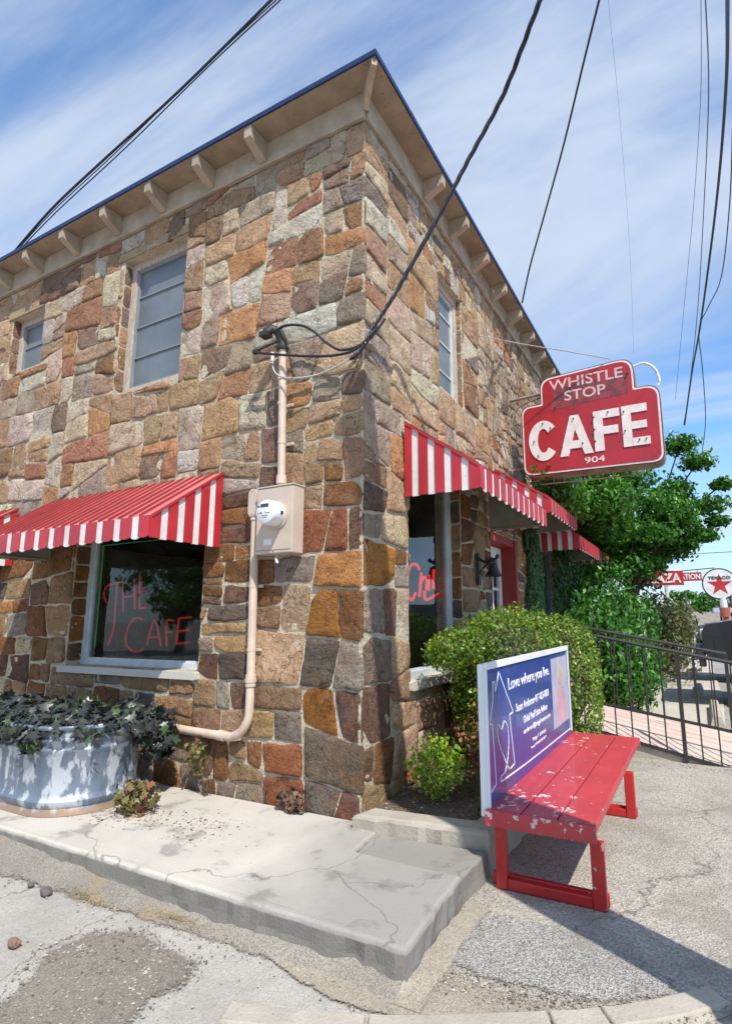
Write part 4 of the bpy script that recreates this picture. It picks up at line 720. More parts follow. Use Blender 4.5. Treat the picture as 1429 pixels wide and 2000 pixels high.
# ---------------- advertising board standing on the bench back edge ----------------
bo = empty('advertising_board', (1.0, 1.0, .27), 0, 'white-framed blue real estate advertising board standing along the bench back edge', 'sign board')
fP = lambda y, z, d: Vector((1.006+d, y, z))
m = MB(); M_frame = pm('white board frame', (.80,.82,.84), (.72,.74,.77), 4, .35)[0]
m.box((.962,-.21,.22),(1.004,2.14,1.075)); ch(m, 'back_frame', M_frame, bo, bevel=.004)
m = MB(); m.prism([(-.21,1.045),(2.14,1.045),(2.14,1.085),(-.21,1.085)], fP, 0, .022); m.prism([(2.115,.30),(2.14,.30),(2.14,1.044),(2.115,1.044)], fP, 0, .02); m.prism([(-.215,.23),(-.195,.23),(-.195,1.044),(-.215,1.044)], fP, 0, .015); ch(m, 'front_trim', M_frame, bo, bevel=.003)
pmat, t, b, col, noise, ramp, mix, l, mp = pm('printed blue panel', (.015,.055,.30), (.03,.075,.26), 3, .3, coat=.3)
gx = t.nodes.new('ShaderNodeSeparateXYZ'); l(mp.outputs[0], gx.inputs[0])
ad = t.nodes.new('ShaderNodeMath'); ad.operation = 'MULTIPLY_ADD'; l(noise(4, 3), ad.inputs[0]); ad.inputs[1].default_value = .18; l(gx.outputs[2], ad.inputs[2])
c2 = mix(ramp(ad.outputs[0], .06, .36), (.13,.055,.20), col)   # printed violet band along the bottom
l(mix(ramp(noise(2.2, 4), .56, .68), c2, (.05,.07,.16)), b.inputs['Base Color'])
m = MB(); m.prism([(-.19,.235),(2.11,.279),(2.11,1.043),(-.19,1.043)], fP, .001, .010); ch(m, 'printed_panel', pmat, bo)
M_print = pm('white print', (.80,.80,.84), (.74,.74,.80), 4, .4)[0]
def line(pts, r, name='printed_line'):
    m = MB()
    for (a, b_) in zip(pts, pts[1:]):
        a, b_ = Vector(a), Vector(b_); u = (b_-a).normalized(); n = Vector((-u.y, u.x)); sx = .6+.4*abs(u.y)
        m.prism([tuple(a-u*r*.5-n*r), tuple(b_+u*r*.5-n*r), tuple(b_+u*r*.5+n*r), tuple(a-u*r*.5+n*r)], fP, .0102, .0122)
    return m
HS = [(-0.175, 0.35), (-0.085, 0.372), (-0.121, 0.715), (-0.165, 0.728), (-0.095, 0.864), (-0.092, 0.963), (-0.049, 0.958), (-0.044, 0.896), (0.036, 1.01), (0.311, 0.728), (0.226, 0.723), (0.299, 0.404), (0.20, 0.393)]
HT = smooth([(a, b_, 0) for a, b_ in [(0.20,.393),(.15,.42),(0.013, 0.562), (-0.033, 0.657), (-0.01, 0.70), (0.058, 0.660), (0.115, 0.70), (0.187, 0.639), (0.177, 0.51), (0.11, 0.407), (0.02, 0.392)]], 4)
m = line(HS, .005); m2 = line([(p.x, p.y) for p in HT], .005); m.add(m2.v, m2.f); m2 = line([(.02,.392),(-0.004, 0.362), (0.583, 0.344), (1.197, 0.335), (2.09, 0.325)], .005); m.add(m2.v, m2.f); ch(m, 'house_outline', M_print, bo)
text('Love where you live.', 'slogan', M_print, bo, fP, .225, 1.37, .855, .955, .0102, .0125, off=.006, space_char=.9)
text('Susan Anderson\u2022817-823-8858', 'lettering', M_print, bo, fP, .38, 1.32, .715, .770, .0102, .0122, off=.012)
text('Global Real Estate Advisor', 'lettering', M_print, bo, fP, .55, 1.25, .615, .665, .0102, .0122, off=.012)
text('sanderson@briggsfreeman.com', 'lettering', M_print, bo, fP, .54, 1.34, .535, .580, .0102, .0122, off=.012)
text("Briggs  |  Sotheby's", 'lettering', M_print, bo, fP, .77, 1.17, .450, .482, .0102, .0122, off=.012)
text("Freeman |  INTERNATIONAL REALTY", 'lettering', M_print, bo, fP, .72, 1.17, .405, .428, .0102, .0122, off=.008)
m = MB(); m.prism([(1.45,.42),(2.07,.42),(2.07,1.0),(1.45,1.0)], fP, .0102, .0115, 0)
m.prism([(1.62,.43),(1.60,.62),(1.66,.74),(1.88,.74),(1.94,.62),(1.92,.43)], fP, .0117, .0125, 1)
m.prism([(1.77+.10*math.cos(a), .84+.085*math.sin(a)) for a in [2*math.pi*k/18 for k in range(18)]], fP, .0117, .0128, 3)
m.prism([(1.77+.07*math.cos(a), .825+.06*math.sin(a)) for a in [2*math.pi*k/16 for k in range(16)]], fP, .013, .0136, 2)
ch(m, 'portrait_print', [pm('print pale grey', (.50,.48,.56), (.36,.38,.48), 5, .4)[0], pm('print pink jacket', (.66,.40,.48), None, 5, .4)[0], pm('print skin', (.62,.42,.36), None, 5, .4)[0], pm('print fair hair', (.60,.52,.42), None, 6, .4)[0]], bo)
# ---------------- ground ----------------
def cracks(t, l, mp, sc):
    nn = t.nodes.new('ShaderNodeTexNoise'); nn.inputs['Scale'].default_value = 3; nn.inputs['Detail'].default_value = 8; l(mp.outputs[0], nn.inputs['Vector']); nd = t.nodes.new('ShaderNodeVectorMath'); nd.operation = 'MULTIPLY_ADD'; l(nn.outputs['Color'], nd.inputs[0]); nd.inputs[1].default_value = (.55, .55, .55); l(mp.outputs[0], nd.inputs[2])
    vo = t.nodes.new('ShaderNodeTexVoronoi'); vo.feature = 'DISTANCE_TO_EDGE'; vo.inputs['Scale'].default_value = sc; l(nd.outputs[0], vo.inputs['Vector'])
    r = t.nodes.new('ShaderNodeMapRange'); r.inputs[1].default_value = 0; r.inputs[2].default_value = .006*sc/.7; r.inputs[3].default_value = .8; r.inputs[4].default_value = 0; l(vo.outputs['Distance'], r.inputs[0]); return r.outputs[0]
def agg(name, ca, cb, sc=95, k=.75, bump=.5, extra=None, crack=0):
    m, t, b, col, noise, ramp, mix, l, mp = pm(name, ca, cb, 1.3, .92)
    v = t.nodes.new('ShaderNodeTexVoronoi'); v.inputs['Scale'].default_value = sc; l(mp.outputs[0], v.inputs['Vector'])
    s = t.nodes.new('ShaderNodeSeparateColor'); l(v.outputs['Color'], s.inputs[0])
    v2 = t.nodes.new('ShaderNodeMapRange'); l(s.outputs[0], v2.inputs[0]); v2.inputs[3].default_value = 1-k*.62; v2.inputs[4].default_value = 1+k*.38
    g = t.nodes.new('ShaderNodeCombineColor'); 
    for i in range(3): l(v2.outputs[0], g.inputs[i])
    c = mix(1.0, col, g.outputs[0], 'MULTIPLY')
    c = mix(ramp(noise(2.6, 6), .55, .66), c, mix(.55, c, extra or (.27, .235, .19)))
    c = mix(ramp(noise(150, 2), .66, .7), c, (.07, .065, .06))
    if crack: c = mix(cracks(t, l, mp, crack), c, (.11, .10, .09))
    l(c, b.inputs['Base Color'])
    bu = t.nodes.new('ShaderNodeBump'); bu.inputs['Strength'].default_value = bump; bu.inputs['Distance'].default_value = .006; l(v.outputs['Distance'], bu.inputs['Height'])
    b2 = t.nodes.new('ShaderNodeBump'); b2.inputs['Strength'].default_value = .5; b2.inputs['Distance'].default_value = .03; l(noise(6, 8), b2.inputs['Height']); l(bu.outputs[0], b2.inputs['Normal']); l(b2.outputs[0], b.inputs['Normal']); return m
M_lot = agg('gravel lot', (.36,.33,.29), (.28,.26,.23), 40)
M_apron = agg('pale worn street concrete', (.43,.405,.36), (.34,.32,.285), 130, .25, .35, (.33,.30,.25), .55)
M_pave = agg('exposed aggregate pavement', (.42,.385,.32), (.34,.31,.26), 105, .62, .8, None, .35)
M_agg = agg('coarse grey aggregate', (.40,.375,.335), (.31,.29,.26), 170, 1.1, .8)
M_dirt = agg('brown gritty dirt', (.25,.22,.18), (.155,.137,.112), 170, .45, .6, (.33,.27,.19))
M_tan = agg('tan sandy grit', (.40,.345,.27), (.28,.24,.19), 190, .5, .5)
M_walk = agg('pale walkway concrete', (.52,.47,.40), (.46,.41,.35), 60, .12, .2)
M_soil = agg('planting bed soil', (.15,.11,.075), (.11,.08,.055), 70, 1.0, 1.0)
def feathered(mat):
    if mat.get('fe'): return mat
    mat = mat.copy(); mat['fe'] = 1; t = mat.node_tree; l = t.links.new; p = t.nodes['Principled BSDF']; o = t.nodes['Material Output']
    a = t.nodes.new('ShaderNodeAttribute'); a.attribute_name = 'edge'; tc = t.nodes.new('ShaderNodeTexCoord'); s = []
    for sc, dt in ((9, 6), (90, 3)):
        n = t.nodes.new('ShaderNodeTexNoise'); n.inputs['Scale'].default_value = sc; n.inputs['Detail'].default_value = dt; n.inputs['Roughness'].default_value = .7; l(tc.outputs['Object'], n.inputs['Vector']); s.append(n.outputs['Fac'])
    m1 = t.nodes.new('ShaderNodeMath'); m1.operation = 'MULTIPLY_ADD'; l(s[0], m1.inputs[0]); m1.inputs[1].default_value = 1.5; l(a.outputs['Fac'], m1.inputs[2])
    m2 = t.nodes.new('ShaderNodeMath'); m2.operation = 'MULTIPLY_ADD'; l(s[1], m2.inputs[0]); m2.inputs[1].default_value = 1.0; l(m1.outputs[0], m2.inputs[2])
    r = t.nodes.new('ShaderNodeMapRange'); r.inputs[1].default_value = 1.62; r.inputs[2].default_value = 1.86; l(m2.outputs[0], r.inputs[0])
    tr = t.nodes.new('ShaderNodeBsdfTransparent'); x = t.nodes.new('ShaderNodeMixShader'); l(r.outputs[0], x.inputs[0]); l(tr.outputs[0], x.inputs[1]); l(p.outputs[0], x.inputs[2]); l(x.outputs[0], o.inputs[0]); return mat
def sheet(name, P, z, mat, wob=0, kind='structure', feather=.10, step=.08):
    Q = []
    for i in range(len(P)):
        a, b = Vector(P[i]), Vector(P[(i+1) % len(P)]); n = max(1, int((b-a).length/step)) if wob else 1
        for j in range(n):
            q = a+(b-a)*j/n
            if wob: q = q+Vector((mn.noise(Vector((q.x*4, q.y*4, 3)))+.5*mn.noise(Vector((q.x*13, q.y*13, 9))), mn.noise(Vector((q.x*4, q.y*4, 33)))+.5*mn.noise(Vector((q.x*13, q.y*13, 39)))))*wob
            Q.append((q.x, q.y))
    if not wob: m = MB(); m.add([(x, y, z) for x, y in Q], [tuple(range(len(Q)))]); return m.build(name, mat, None, kind=kind)
    x0, x1, y0, y1 = min(q[0] for q in Q), max(q[0] for q in Q), min(q[1] for q in Q), max(q[1] for q in Q); gs = .025
    X = np.arange(x0-gs, x1+2*gs, gs); Y = np.arange(y0-gs, y1+2*gs, gs); GX, GY = np.meshgrid(X, Y, indexing='ij'); A0 = np.array(Q); B0 = np.roll(A0, -1, 0); D = np.full(GX.shape, 9.); ins = np.zeros(GX.shape, bool)
    for (ax, ay), (bx, by) in zip(A0, B0):
        L2 = (bx-ax)**2+(by-ay)**2+1e-12; tt = np.clip(((GX-ax)*(bx-ax)+(GY-ay)*(by-ay))/L2, 0, 1); D = np.minimum(D, np.hypot(GX-ax-tt*(bx-ax), GY-ay-tt*(by-ay)))
        cr = ((ay > GY) != (by > GY)); xi = (bx-ax)*(GY-ay)/((by-ay) if by != ay else 1e-9)+ax; ins ^= cr & (GX < xi)
    E_v = np.where(ins, np.clip(D/feather, 0, 1), 0); ny_ = len(Y); m = MB(); m.v = [(x, y, z) for x, y in zip(GX.ravel(), GY.ravel())]
    for i in range(len(X)-1):
        for j in range(ny_-1):
            if E_v[i:i+2, j:j+2].max() > 0: m.f.append((i*ny_+j, (i+1)*ny_+j, (i+1)*ny_+j+1, i*ny_+j+1)); m.m.append(0)
    me = bpy.data.meshes.new(name); me.from_pydata(m.v, [], m.f); at = me.attributes.new('edge', 'FLOAT', 'POINT'); at.data.foreach_set('value', E_v.ravel().astype(np.float32))
    me.materials.append(feathered(mat)); o = bpy.data.objects.new(name, me); C.objects.link(o); return tag(o, kind=kind)
sheet('ground', [(-400,-400),(400,-400),(400,600),(-400,600)], -.172, M_lot)
sheet('street', [(-14,-14),(8,-14),(8,-.9),(2.3,-.75),(1.2,-1.3),(.9,-1.15),(-14,-1.15)], -.158, M_apron)
sheet('pavement', [(.9,-1.15),(1.6,-1.1),(2.35,-.6),(2.9,-.1),(4.2,.6),(6,2),(6,3.32),(.8,3.32),(.8,-.9)], -.150, M_pave)
sheet('gravel_patch', [(1.06,-.46),(1.2,-.4),(1.5,-.42),(1.75,-.5),(2.0,-.62),(1.95,-.78),(1.72,-.93),(1.5,-.98),(1.2,-1.02),(1.05,-.95),(1.02,-.7)], -.143, M_agg, .025, feather=.07)
sheet('sandy_gutter', [(.96,-.40),(1.08,-.42),(1.04,-.7),(1.06,-.93),(1.25,-1.03),(1.5,-1.0),(1.74,-.95),(1.98,-.76),(2.3,-.55),(2.1,-.78),(1.65,-1.08),(1.2,-1.33),(.75,-1.42),(.30,-1.30),(.3,-1.22),(.7,-1.2),(.93,-1.17)], -.1465, M_tan, .02, feather=.045)
sheet('dirt_patch', [(-.62,-1.50),(-.40,-1.36),(-.12,-1.40),(.12,-1.42),(.17,-1.55),(.15,-1.72),(.22,-1.95),(.1,-2.3),(-.35,-2.2),(-.55,-1.9),(-.72,-1.72)], -.150, M_dirt, .03, feather=.12)
m = MB(); nx, ny = 150, 12; vs = []; at_ = []
for i in range(nx+1):
    x = -7+7.98*i/nx; hh = min(.135, max(.022, .035+.10*(-x)/2.4)) if x < 0 else .06; wd = .085+.075*max(0, min(1, -x/2))
    for j in range(ny+1):
        s_ = j/ny; y = -1.185-wd*1.6*s_; z = -.158+hh*max(0, 1-s_)**1.7+.010*mn.noise(Vector((x*6, y*14, 1)))+.006*mn.noise(Vector((x*22, y*30, 4))); vs.append((x, y, max(z, -.154+.002*(1-s_)))); at_.append(1.0 if s_ < .55 else (1-s_)/.45)
m.add(vs, [(i*(ny+1)+j, i*(ny+1)+j+1, (i+1)*(ny+1)+j+1, (i+1)*(ny+1)+j) for i in range(nx) for j in range(ny)])
o = m.build('dirt_bank', feathered(agg('grey gritty bank', (.34,.305,.255), (.22,.20,.17), 200, .6, .7, (.36,.27,.17))), None, smooth=True, kind='structure'); a_ = o.data.attributes.new('edge', 'FLOAT', 'POINT'); a_.data.foreach_set('value', at_)
sheet('walkway', [(.3,4.75),(2.35,4.75),(2.45,9),(2.3,45),(-3,45),(.3,12)], -.150, M_walk)
# raised slab along the left wall, with worn rough edges
M_slab, t, b, col, noise, ramp, mix, l, mp = pm('slab concrete', (.53,.49,.425), (.44,.41,.36), 1.7, .9, .5, 70, spots=(.30,.27,.24), sps=55, spt=.66, bd=.01)
gm = t.nodes.new('ShaderNodeSeparateXYZ'); l(mp.outputs[0], gm.inputs[0])
n_ = t.nodes.new('ShaderNodeMath'); n_.operation = 'MULTIPLY_ADD'; l(noise(1.6, 5), n_.inputs[0]); n_.inputs[1].default_value = 1.1; l(gm.outputs[0], n_.inputs[2])
c2 = mix(ramp(n_.outputs[0], .25, 1.0), col, (.30,.285,.255))
c3 = mix(cracks(t, l, mp, .45), mix(ramp(noise(3.4, 7), .56, .63), c2, mix(.6, c2, (.20,.185,.165))), (.16,.14,.12))
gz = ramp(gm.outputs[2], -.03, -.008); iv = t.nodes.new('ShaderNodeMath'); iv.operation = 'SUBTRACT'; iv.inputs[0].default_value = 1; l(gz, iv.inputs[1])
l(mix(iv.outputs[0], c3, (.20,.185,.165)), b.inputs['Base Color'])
def roughslab(name, P, z0, z1, mat, chamf=.02, wob=.010, **k):
    Q = []
    for i in range(len(P)):
        a, b = Vector(P[i]), Vector(P[(i+1) % len(P)]); n = max(1, int((b-a).length/.05))
        Q += [a+(b-a)*j/n for j in range(n)]
    n = len(Q); cen = sum(Q, Vector((0,0)))/n; vs = []
    def nrm(i): d = (Q[(i+1) % n]-Q[i-1]).normalized(); return Vector((d.y, -d.x))
    for (z, ins, ww) in ((z0, -.012, 1.6), ((z0+z1)/2, -.002, 1.6), (z1-chamf, 0, .9), (z1-chamf*.35, chamf*.35, .7), (z1, chamf, .5), (z1, chamf*3, .4)):
        for i, q in enumerate(Q):
            w_ = wob*ww*(mn.noise(Vector((q.x*9, q.y*9, z*9)))*1.2+mn.noise(Vector((q.x*30, q.y*30, z*40)))*.8); p = q-nrm(i)*(ins+w_); vs.append((p.x, p.y, z+.3*w_ if z > z0 else z))
    m = MB(); fs = [(r*n+i, r*n+(i+1) % n, (r+1)*n+(i+1) % n, (r+1)*n+i) for r in range(5) for i in range(n)]; fs.append(tuple(5*n+i for i in range(n)))
    m.add(vs, fs); return m.build(name, mat, None, **k)
roughslab('sidewalk', [(-9.4,-1.2),(.985,-1.2),(.935,-.47),(.25,-.45),(.2,-.03),(-9.4,-.03)], -.175, .0, M_slab, .022, .009, kind='structure')
roughslab('sidewalk_step', [(.255,-.445),(.93,-.462),(.945,-.075),(.20,-.13)], -.175, -.018, M_slab, .012, .006, kind='structure')
M_curb = pm('curb concrete', (.45,.40,.33), (.35,.315,.26), 4, .9, .6, 60, spots=(.25,.23,.2), sps=60, spt=.64, bd=.01)[0]
roughslab('planter_curb', [(.05,-.16),(.955,-.055),(.955,2.9),(.82,2.9),(.80,.11),(.10,.03)], -.175, .085, M_curb, .025, .012, label='low concrete kerb edging the planting bed at the building corner', cat='kerb')
sheet('planting_bed', [(.03,.0),(.81,.09),(.83,3.3),(.03,3.3)], .035, M_soil)
def kerbstones():
    P = smooth([(.42,-1.645,0),(.79,-1.52,0),(1.10,-1.38,0),(1.47,-1.17,0),(1.70,-1.03,0),(1.93,-.85,0),(2.12,-.66,0)], 6); n = len(P); cuts = [0, 2, 20, 25, n-1] if False else [0, 9, 20, 25, n-1]
    for a, b in zip(cuts, cuts[1:]):
        Lf = []; Rt = []
        for i in range(a, b+1):
            d = (P[min(i+1, n-1)]-P[max(i-1, 0)]).normalized(); s = Vector((-d.y, d.x, 0)); q = P[i]+d*(.006 if i == a else -.006 if i == b else 0); Lf.append((q+s*.055)[:2]); Rt.append((q-s*.055)[:2])
        roughslab('kerb_stone', (Rt+Lf[::-1]), -.17, -.134, M_curb, .008, .005, label=('short kerb stone at the left end of the curved kerb','long kerb stone in the middle of the curved kerb','small cracked kerb stone right of the middle of the curved kerb','kerb stone at the right end of the curved kerb below the pole shadow')[cuts.index(a)], cat='kerb', group='kerb stones along the street')
kerbstones()
m = MB(); vs = []; at_ = []
for i in range(41):
    y = -1.30+.86*i/40; hh = .055-.02*i/40
    for j in range(9):
        q = j/8; x = .975+.15*q+.02*mn.noise(Vector((y*8, q*3, 2))); z = -.152+hh*(1-q)**1.6*min(1, (y+1.30)/.12)+.006*mn.noise(Vector((x*30, y*30, 5)))*(1-q); vs.append((x, y, max(z, -.144))); at_.append(1.0 if q < .5 else (1-q)/.5)
m.add(vs, [(i*9+j, i*9+j+1, (i+1)*9+j+1, (i+1)*9+j) for i in range(40) for j in range(8)])
o = m.build('sandy_bank', feathered(M_tan), None, smooth=True, kind='structure'); a_ = o.data.attributes.new('edge', 'FLOAT', 'POINT'); a_.data.foreach_set('value', at_)
# ---------------- loose stones, grit, straw ----------------
M_rock = pm('dark loose rock', (.10,.09,.085), (.15,.12,.11), 14, .9, .5, 30)[0]
def rock(c, r, mat, label):
    bm = bmesh.new(); bmesh.ops.create_icosphere(bm, subdivisions=3, radius=1); s = random.random()*50
    for v in bm.verts: k = 1+.35*mn.noise(v.co*1.3+Vector((s,0,0)))+.12*mn.noise(v.co*4+Vector((s,0,0))); v.co = Vector((v.co.x*r[0]*k, v.co.y*r[1]*k, v.co.z*r[2]*k))
    me = bpy.data.meshes.new('rock'); bm.to_mesh(me); bm.free(); me.materials.append(mat); o = bpy.data.objects.new('rock', me); C.objects.link(o); o.location = c; tag(o, label, 'rock')
rock((-1.18,-1.40,-.135), (.035,.028,.022), M_rock, 'dark rock beside the dry grass at the slab edge')
rock((-1.36,-1.38,-.142), (.020,.016,.012), M_rock, 'smaller dark pebble left of the larger rock by the slab')
rock((-.80,-1.76,-.135), (.032,.024,.02), pm('reddish rock', (.27,.15,.12), (.2,.12,.09), 14, .9, .5, 30)[0], 'reddish rock at the left rim of the dirt patch')
def scatter(name, n, fpos, smin, smax, mat, flat=.6, seed=1):
    r = np.random.default_rng(seed); V = []; F = []
    base = np.array([(1,0,0),(-.5,.87,0),(-.5,-.87,0),(.1,.1,1),(.3,-.2,-.7)]); fc = [(0,1,3),(1,2,3),(2,0,3),(1,0,4),(2,1,4),(0,2,4)]
    for i in range(n):
        p = fpos(r); s = smin+(smax-smin)*r.random()**3; a = r.random()*6.28; ca, sa = math.cos(a), math.sin(a)
        sc = np.array([s*(.7+.6*r.random()), s*(.6+.5*r.random()), s*flat]); v = base*sc*(1+.3*r.standard_normal((5,1))*.5); b = len(V)
        for q in v: V.append((p[0]+q[0]*ca-q[1]*sa, p[1]+q[0]*sa+q[1]*ca, p[2]+q[2]+s*.2))
        F += [tuple(b+j for j in f) for f in fc]
    m = MB(); m.add(V, F); return m.build(name, mat, None, kind='stuff')
M_grit = leafmat('mixed grit', (.10,.085,.07), (.42,.38,.32), None, 0, .9, 3); M_litter = leafmat('leaf litter', (.16,.08,.05), (.50,.42,.33), None, 0, .9, 3)
def inpoly(x, y, P):
    c = False; j = len(P)-1
    for i in range(len(P)):
        if (P[i][1] > y) != (P[j][1] > y) and x < (P[j][0]-P[i][0])*(y-P[i][1])/(P[j][1]-P[i][1])+P[i][0]: c = not c
        j = i
    return c
DP = [(-.62,-1.50),(-.40,-1.36),(-.12,-1.40),(.12,-1.42),(.17,-1.55),(.15,-1.72),(.22,-1.95),(.1,-2.3),(-.35,-2.2),(-.55,-1.9),(-.72,-1.72)]
def pd(r):
    while True:
        x, y = -.85+1.2*r.random(), -2.3+1.0*r.random()
        if inpoly(x, y, DP) or r.random() < .03: return (x, y, -.15)
scatter('grit', 2600, pd, .002, .012, M_grit, .5, 2)
scatter('grit', 2200, lambda r: ((lambda t: (-2.2+3.2*t, -1.17-.09*abs(r.standard_normal())-.12*(t < .25)*r.random(), -.149))(r.random())), .002, .011, M_grit, .5, 3)
scatter('grit', 1500, lambda r: ((lambda a: (1.06+.95*a+.06*r.standard_normal(), -1.0+.25*a*a-.12*r.random()+.03*r.standard_normal(), -.144))(r.random())), .002, .011, M_grit, .5, 4)
scatter('grit', 1100, lambda r: (-3+6*r.random(), -1.25-2.2*r.random(), -.157), .0015, .006, M_grit, .5, 5)
scatter('grit', 900, lambda r: (1.0+1.7*r.random(), -.4+3.6*r.random(), -.149), .0015, .006, M_grit, .5, 8)
scatter('leaf_litter', 260, lambda r: (-.95+.24*r.standard_normal(), -.62+.13*r.standard_normal(), .002), .004, .016, M_litter, .12, 6)
scatter('leaf_litter', 500, lambda r: (-1.55+.16*r.standard_normal(), -.66+.10*r.standard_normal(), .003), .004, .014, M_litter, .3, 7)
scatter('leaf_litter', 900, lambda r: (.06+.74*r.random(), .1+1.6*r.random(), .038), .004, .016, M_litter, .3, 9)
scatter('leaf_litter', 350, lambda r: (1.2+1.3*r.random(), 3.12+.08*r.standard_normal(), -.147), .004, .014, M_litter, .3, 10)
def blades(name, cen, n, sp, h, wd, mat, seed=0, lean=.6, **k):
    r = np.random.default_rng(seed); V = []; F = []
    for i in range(n):
        x, y = cen[0]+sp[0]*r.standard_normal(), cen[1]+sp[1]*r.standard_normal(); a = r.random()*6.28; hh = h*(.5+.7*r.random()); L_ = lean*hh*(.3+r.random()); dx, dy = math.cos(a), math.sin(a); b = len(V)
        for t in (0, .4, .75, 1): ww = wd*(1-t*.9); px, py, pz = x+dx*L_*t*t, y+dy*L_*t*t, cen[2]+hh*(t-.25*t*t*lean); V += [(px-dy*ww, py+dx*ww, pz), (px+dy*ww, py-dx*ww, pz)]
        for q in range(3): F.append((b+2*q, b+2*q+1, b+2*q+3, b+2*q+2))
    m = MB(); m.add(V, F); return m.build(name, mat, None, **k)
M_straw = leafmat('dry straw grass', (.42,.28,.11), (.55,.42,.22), None, .2, .8, 4); M_grass = leafmat('fresh weed grass', (.05,.13,.02), (.12,.24,.05), None, .35, .5, 4)
blades('dry_grass', (-.95,-1.31,-.15), 240, (.13,.025), .035, .0016, M_straw, 1, 1.6, kind='stuff')
blades('dry_grass', (-.35,-1.25,-.15), 300, (.12,.018), .04, .0016, M_straw, 2, 1.6, kind='stuff')
blades('dry_grass', (.15,-1.22,-.15), 160, (.16,.02), .03, .0015, M_straw, 3, 1.6, kind='stuff')
# ---------------- stock tank planter ----------------
mt_, t, b, col, noise, ramp, mix, l, mp = pm('flaking white paint over galvanised steel', (.17,.21,.26), (.11,.14,.19), 5, .5, .2, 25, met=.1)
mp.inputs['Scale'].default_value = (1.6, 1.6, .75); paintc = mix(ramp(noise(6.5, 12), .49, .55), col, (.44,.47,.51))
gz = t.nodes.new('ShaderNodeSeparateXYZ'); tc2 = t.nodes.new('ShaderNodeTexCoord'); l(tc2.outputs['Object'], gz.inputs[0])
ns = t.nodes.new('ShaderNodeMath'); ns.operation = 'MULTIPLY_ADD'; l(noise(9, 5), ns.inputs[0]); ns.inputs[1].default_value = -.14; l(gz.outputs[2], ns.inputs[2])
rz_ = t.nodes.new('ShaderNodeMapRange'); rz_.inputs[1].default_value = -.045; rz_.inputs[2].default_value = -.005; rz_.inputs[3].default_value = 1; rz_.inputs[4].default_value = 0; l(ns.outputs[0], rz_.inputs[0])
l(mix(rz_.outputs[0], paintc, (.30,.20,.13)), b.inputs['Base Color'])
tk = empty('stock_tank_planter', (-2.5,-.62,0), 0, 'galvanised stock tank with peeling white paint used as a planter under the left window', 'planter')
TX0, TX1, TY0, TY1 = -4.0, -1.77, -1.0, -.20
def oval(ins, n=14):
    r = .39-ins; P = []
    for cx, cy, a0 in ((TX1-.39, TY1-.39, 0), (TX0+.39, TY1-.39, 90), (TX0+.39, TY0+.39, 180), (TX1-.39, TY0+.39, 270)):
        for k in range(n+1): a = R(a0+90*k/n); P.append((cx+r*math.cos(a), cy+r*math.sin(a)))
    return P
prof = [(-.012,.0),(-.006,.02),(.004,.045),(-.012,.07),(-.014,.095),(.006,.12),(.012,.14),(.016,.40),(.004,.415),(.002,.435),(.016,.45),(.016,.475),(.004,.49),(.004,.505),(.016,.52),(.014,.565),(-.004,.575),(-.006,.59),(.006,.60),(.03,.595),(.035,.50)]
m = MB(); rings = [oval(i) for i, z in prof]; n = len(rings[0])
for P, (i, z) in zip(rings, prof): m.v += [(x, y, z+.003) for x, y in P]
for rI in range(len(prof)-1):
    for j in range(n): m.f.append((rI*n+j, rI*n+(j+1) % n, (rI+1)*n+(j+1) % n, (rI+1)*n+j)); m.m.append(0)
ch(m, 'tank_wall', mt_, tk, smooth=True)
m = MB(); P = oval(.033); m.add([(x, y, .51) for x, y in P], [tuple(range(len(P)))]); ch(m, 'potting_soil', M_soil, tk)
